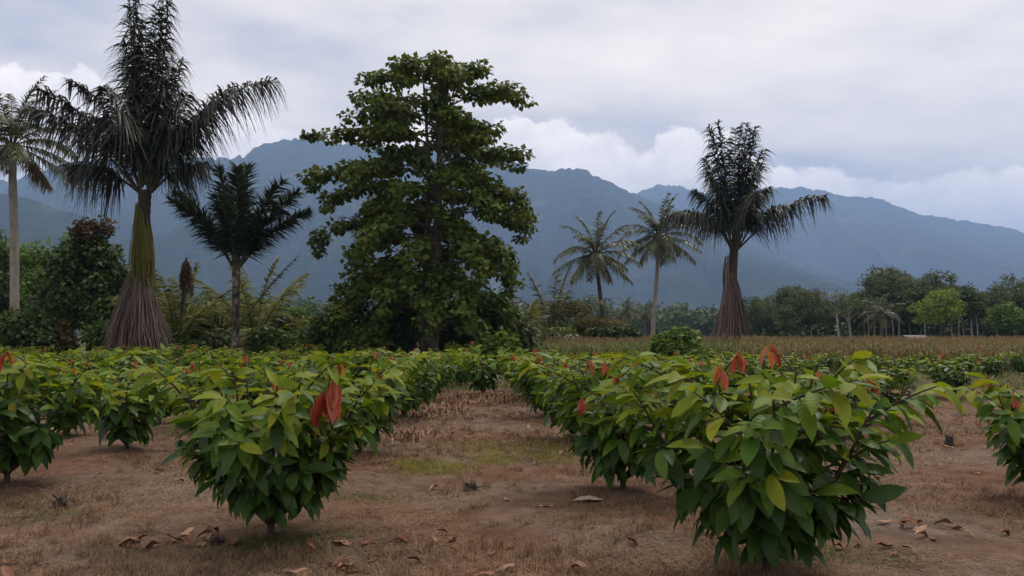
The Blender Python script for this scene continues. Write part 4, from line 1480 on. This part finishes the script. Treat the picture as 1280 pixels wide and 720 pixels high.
def maize(name, label, n, region, hlo, hhi, mats, mixp):
    x, y = region(n)
    n = len(x)
    H = np.clip(g.uniform(hlo, hhi, n) + 0.35 * vnoise(x * 0.25, y * 0.25, 311), 0.7, 1.5)
    mb = MB()
    B = np.stack([x, y, np.zeros(n)], 1)
    up = np.tile([0, 0, 1.0], (n, 1)) + g.normal(size=(n, 3)) * 0.03
    a = g.uniform(0, 6.28, n)
    wd = np.stack([np.cos(a), np.sin(a), 0 * a], 1)
    kind = (g.random(n) + 0.5 * vnoise(x * 0.12, y * 0.12, 301) < mixp).astype(int)
    ribbon(mb, B, up, H, np.full(n, 0.02), np.zeros(n), wd, 2, np.repeat(kind, 2), g.random(n))
    for k in range(5):
        b = B + up * (H * (0.40 + 0.11 * k))[:, None]
        aa = a + k * 2.6 + g.normal(size=n) * 0.3
        d = np.stack([np.cos(aa) * 0.7, np.sin(aa) * 0.7, np.full(n, 0.75)], 1)
        ribbon(mb, b, d, g.uniform(0.4, 0.7, n), np.full(n, 0.035), g.uniform(0.7, 1.3, n), np.stack([-np.sin(aa), np.cos(aa), 0 * aa], 1), 2, np.repeat(kind, 2), g.random(n))
    for k in range(3):
        b = B + up * (H * 0.97)[:, None]
        aa = g.uniform(0, 6.28, n)
        d = np.stack([np.cos(aa) * 0.3, np.sin(aa) * 0.3, np.ones(n)], 1)
        ribbon(mb, b, d, g.uniform(0.14, 0.26, n), np.full(n, 0.02), np.full(n, 0.2), np.stack([-np.sin(aa), np.cos(aa), 0 * aa], 1), 1, 2, g.random(n))
    o = mb.build(name, mats)
    tag(o, label, 'maize', None, 'stuff')


def reg_dry(n):
    y = 34 + 74 * g.random(n) ** 1.25
    u = g.uniform(925, 1320, n)
    return (u - 640) / F_PX * y, y


def reg_green(n):
    y = 36 + 60 * g.random(n) ** 1.2
    u = g.uniform(668, 960, n)
    return (u - 640) / F_PX * y, y


maize('maize_field', 'reddish tan drying maize field in front of the dark wood', 9000, reg_dry, 1.0, 1.42, [M_MAIZE, M_MAIZED, M_TASSEL], 0.45)
maize('maize_field', 'greener tasselled maize field under the two coconut palms', 7000, reg_green, 1.0, 1.40, [M_MAIZE, M_MAIZED, M_TASSEL], 0.1)


def low_plants(name, label, cat, n, region, mat, size, hang=0.6, kind='stuff'):
    x, y = region(n)
    n = len(x)
    mb = MB()
    B = np.stack([x, y, ground_z(x, y)], 1)
    a = g.uniform(0, 6.28, n)
    ti = g.uniform(0.25, 1.1, n)
    d = np.stack([np.cos(a) * np.sin(ti), np.sin(a) * np.sin(ti), np.cos(ti)], 1)
    ribbon(mb, B, d, g.uniform(0.5, 1.2, n) * size, np.full(n, size * 0.045), np.full(n, hang), np.stack([-np.sin(a), np.cos(a), 0 * a], 1), 2, 0, g.random(n))
    tag(mb.build(name, [mat]), label, cat, None, kind)


# ------------------------------------------------------------------ what lies and grows on the field
def reg_field(n):
    y = 3.6 + 22 * g.random(n) ** 1.8
    x = g.uniform(-0.76, 0.76, n) * y
    keep = (vnoise(x * 0.9, y * 0.9, 71) + vnoise(x * 3.1, y * 3.1, 72) * 0.6 + g.normal(size=n) * 0.15) > -0.32
    return x[keep], y[keep]


def straw(n):
    x, y = reg_field(n)
    n = len(x)
    mb = MB()
    B = np.stack([x, y, ground_z(x, y) + 0.002], 1)
    a = g.uniform(0, 6.28, n)
    upright = np.clip(vnoise(x * 1.7, y * 1.7, 81) + 0.35 + 0.4 * vnoise(x * 6, y * 6, 82), 0.05, 1.0) * g.uniform(0.2, 1.2, n)
    d = np.stack([np.cos(a), np.sin(a), upright], 1)
    d /= np.linalg.norm(d, axis=1, keepdims=True)
    far = np.clip(y / 9.0, 0.8, 2.2)
    tone = np.clip(vnoise(x * 0.8, y * 0.8, 91) * 0.7 + vnoise(x * 3, y * 3, 92) * 0.35 + 0.45 + g.normal(size=n) * 0.17, 0, 0.99)
    ln = g.uniform(0.04, 0.15, n) * far ** 0.5
    ribbon(mb, B, d, ln, 0.005 * far * g.uniform(0.5, 1.5, n), upright * 0.3, np.stack([-np.sin(a), np.cos(a), 0 * a], 1), 1, 0, tone)
    tag(mb.build('dry_grass', [M_STRAW]), 'matted brown dry grass and straw covering the bare aisles', 'grass', None, 'stuff')


straw(330000)


def tufts(n, per):
    x, y = reg_field(n)
    k = vnoise(x * 0.7, y * 0.7, 171) + 0.5 * vnoise(x * 2.6, y * 2.6, 172) > 0.02
    x, y = x[k], y[k]
    n = len(x) * per
    sc = np.repeat(g.uniform(0.5, 1.3, len(x)), per)
    tone = np.clip(np.repeat(g.uniform(0.05, 0.85, len(x)), per) + g.normal(size=n) * 0.12, 0, 0.99)
    x = np.repeat(x, per) + g.normal(size=n) * 0.025
    y = np.repeat(y, per) + g.normal(size=n) * 0.025
    mb = MB()
    a = g.uniform(0, 6.28, n)
    ti = g.uniform(0.2, 1.15, n)
    d = np.stack([np.cos(a) * np.sin(ti), np.sin(a) * np.sin(ti), np.cos(ti)], 1)
    far = np.clip(y / 9.0, 0.8, 2.0)
    ribbon(mb, np.stack([x, y, ground_z(x, y) - 0.003], 1), d, g.uniform(0.05, 0.13, n) * sc, 0.0045 * far, np.full(n, 0.2), np.stack([-np.sin(a), np.cos(a), 0 * a], 1), 1, 0, tone)
    tag(mb.build('dry_grass_tufts', [M_STRAW]), 'short dead brown grass tufts standing on the bare aisles', 'grass', None, 'stuff')


tufts(15000, 20)


def patch(cx, cy, rx, ry):
    def f(n):
        return cx + g.normal(size=n) * rx, cy + g.normal(size=n) * ry
    return f


def multi(fs):
    def f(n):
        q = [ff(n // len(fs)) for ff in fs]
        return np.concatenate([a for a, b in q]), np.concatenate([b for a, b in q])
    return f


wp = [(ground_at(u, v), rx) for u, v, rx in ((640, 567, 0.32), (600, 556, 0.3), (675, 559, 0.22), (555, 584, 0.16), (690, 572, 0.18), (520, 583, 0.12), (620, 575, 0.15))]
low_plants('weeds', 'thin yellow-green weed patch crossing the middle aisle', 'weeds', 6500, multi([patch(p[0], p[1], r * 1.2, 0.22) for p, r in wp]), M_WEED, 0.09)
fp = [ground_at(u, v) for u, v in ((340, 674), (385, 668), (300, 678), (1060, 700), (20, 628), (60, 640), (450, 620), (345, 692), (990, 690))]
low_plants('green_grass', 'thin short green grass around the bases of the bushes', 'grass', 5200, multi([patch(p[0], p[1], 0.3, 0.16) for p in fp]), M_GGRASS, 0.085)
tp = [ground_at(u, v) for u, v in ((560, 505), (575, 498), (640, 498), (655, 503), (625, 497), (545, 515), (520, 520), (480, 545))]
low_plants('tall_dry_grass', 'taller tawny dry grass tufts at the far end of the middle aisle', 'grass', 5000, multi([patch(p[0], p[1], 0.4, 0.4) for p in tp]), M_STRAW, 0.32)


def reg_scrub(n):
    y = 23 + 17 * g.random(n)
    return (g.uniform(-60, 1340, n) - 640) / F_PX * y, y


low_plants('undergrowth', 'rough green weeds under and behind the far cacao rows', 'weeds', 30000, reg_scrub, M_GGRASS, 0.42)

# fallen leaves: each one is a curled brown cacao leaf
CURL = []
for i, (dr, fo) in enumerate(((0.15, 0.5), (-0.15, 0.7), (0.1, -0.4), (-0.2, 0.3), (0.25, 0.9))):
    bV, bF = leaf_base(6, 0.36, dr, fo, wave=0.03)
    bV = bV.copy()
    bV[:, 2] += 0.035 * np.sin(bV[:, 0] * 8 + i)
    bV[:, 2] -= np.percentile(bV[:, 2], 12)
    CURL.append(np_mesh('fallen_leaf', bV, bF, M_DEAD))
B_RED, B_PINK, B_LOW = 'the bush with the long red leaf', 'the broad pink-topped bush', 'the low young bush'
FC = [(150, 671, 60, 3, 7, 'in a strip beside ' + B_RED), (215, 668, 45, 3, 10, 'in a strip beside ' + B_RED), (260, 664, 18, 4, 4, 'against the rotten stub'),
      (450, 684, 45, 6, 9, 'in the near part of the middle aisle'), (540, 682, 35, 5, 7, 'in the near part of the middle aisle'), (430, 712, 45, 5, 7, 'in the near part of the middle aisle'), (560, 712, 45, 5, 6, 'in the near part of the middle aisle'),
      (1125, 662, 45, 4, 8, 'in the wide bare aisle'), (1195, 668, 35, 4, 5, 'in the wide bare aisle'), (1150, 690, 22, 8, 5, 'in the wide bare aisle'), (1050, 690, 10, 6, 4, 'right under ' + B_PINK), (20, 702, 30, 8, 3, 'in front of ' + B_LOW),
      (300, 588, 150, 12, 6, 'between ' + B_LOW + ' and the aisle'), (620, 640, 110, 25, 6, 'out in the middle aisle'), (1200, 600, 60, 40, 6, 'far along the wide bare aisle'), (760, 700, 80, 15, 4, 'facing ' + B_PINK), (640, 545, 80, 20, 4, 'around the yellow-green weeds')]
for u, v, su, sv, n, where in FC:
    for i in range(n):
        x, y = ground_at(u + RNG.normal() * su, min(722, v + RNG.normal() * sv))
        o = obj('fallen_leaf', CURL[int(RNG.integers(5))])
        s = RNG.uniform(0.10, 0.2)
        o.location = (x, y, float(ground_z(x, y)) + 0.012)
        o.rotation_euler = (RNG.normal() * 0.18, RNG.normal() * 0.18, RNG.uniform(0, 6.28))
        o.scale = (s, s, s)
        tag(o, 'brown dead cacao leaf lying ' + where, 'leaf', 'fallen leaves on the dry ground')
# bleached palm sheath lying flat on the ground
x, y = ground_at(735, 628)
bV, bF = leaf_base(9, 0.45, 0.1, 0.5, wave=0.012)
o = obj('bark_piece', np_mesh('bark_piece', bV, bF, M_PALELEAF))
o.location = (x - 0.15, y, float(ground_z(x, y)) + 0.02)
o.rotation_euler = (0.1, 0.0, 0.25)
o.scale = (0.36, 0.3, 0.3)
tag(o, 'pale bleached curl of bark lying beside the row of bushes', 'bark')


def stump(u, v, h, r, label, seed):
    gg = np.random.default_rng(seed)
    x, y = ground_at(u, v)
    t = thing('stump', (x, y, float(ground_z(x, y)) - 0.02), label, 'stump')
    mb = MB()
    n = 9
    z = np.linspace(0, h, n)
    mb.tube(np.stack([gg.normal(size=n) * 0.012, gg.normal(size=n) * 0.012, z], 1), r * np.concatenate([[1.7, 1.3], np.linspace(1.05, 0.7, n - 3), [0.05]]), 10)
    mb.build('trunk', M_STUMP, t)
    for i in range(11):
        a = gg.uniform(0, 6.28)
        m = MB()
        e = np.array([math.cos(a) * gg.uniform(0.9, 1.9) * r, math.sin(a) * r * 1.6, h * gg.uniform(0.5, 1.2)])
        m.tube(bez(np.array([0, 0, h * 0.3]), e * 0.5 + [0, 0, h * 0.5], e, np.linspace(0, 1, 5)), np.linspace(0.014, 0.004, 5), 5)
        m.build('twig', M_STUMP, t)


stump(1187, 560, 0.17, 0.06, 'dark rotten twiggy stump in the wide bare aisle', 1)
stump(76, 630, 0.12, 0.05, 'small dark stump with twigs on the ground near the red-shooted bush', 2)
stump(272, 672, 0.08, 0.05, 'low dark rotten stub among fallen leaves beside the red-leaf bush', 3)
stump(590, 607, 0.09, 0.06, 'flattened grey twiggy stub in the middle aisle', 4)

# ------------------------------------------------------------------ haze over the valley
HZ = 0.00018
m = bpy.data.materials.new('valley_haze')
nt = nodes_of(m)
pv = nt.nodes.new('ShaderNodeVolumePrincipled')
pv.inputs['Color'].default_value = (0.41, 0.60, 1.0, 1)
pv.inputs['Density'].default_value = HZ
pv.inputs['Density Attribute'].default_value = ''
pv.inputs['Temperature Attribute'].default_value = ''
pv.inputs['Color Attribute'].default_value = ''
pv.inputs['Anisotropy'].default_value = 0.1
out = nt.nodes.new('ShaderNodeOutputMaterial')
nt.links.new(pv.outputs[0], out.inputs['Volume'])
V, Fq = bx(-9500, 9500, -3500, 11000, -5.5, 1420)
o = obj('haze', np_mesh('haze', V, Fq, m, smooth=False))
tag(o, 'thin blue haze filling the valley in front of the mountains', 'haze', None, 'stuff')
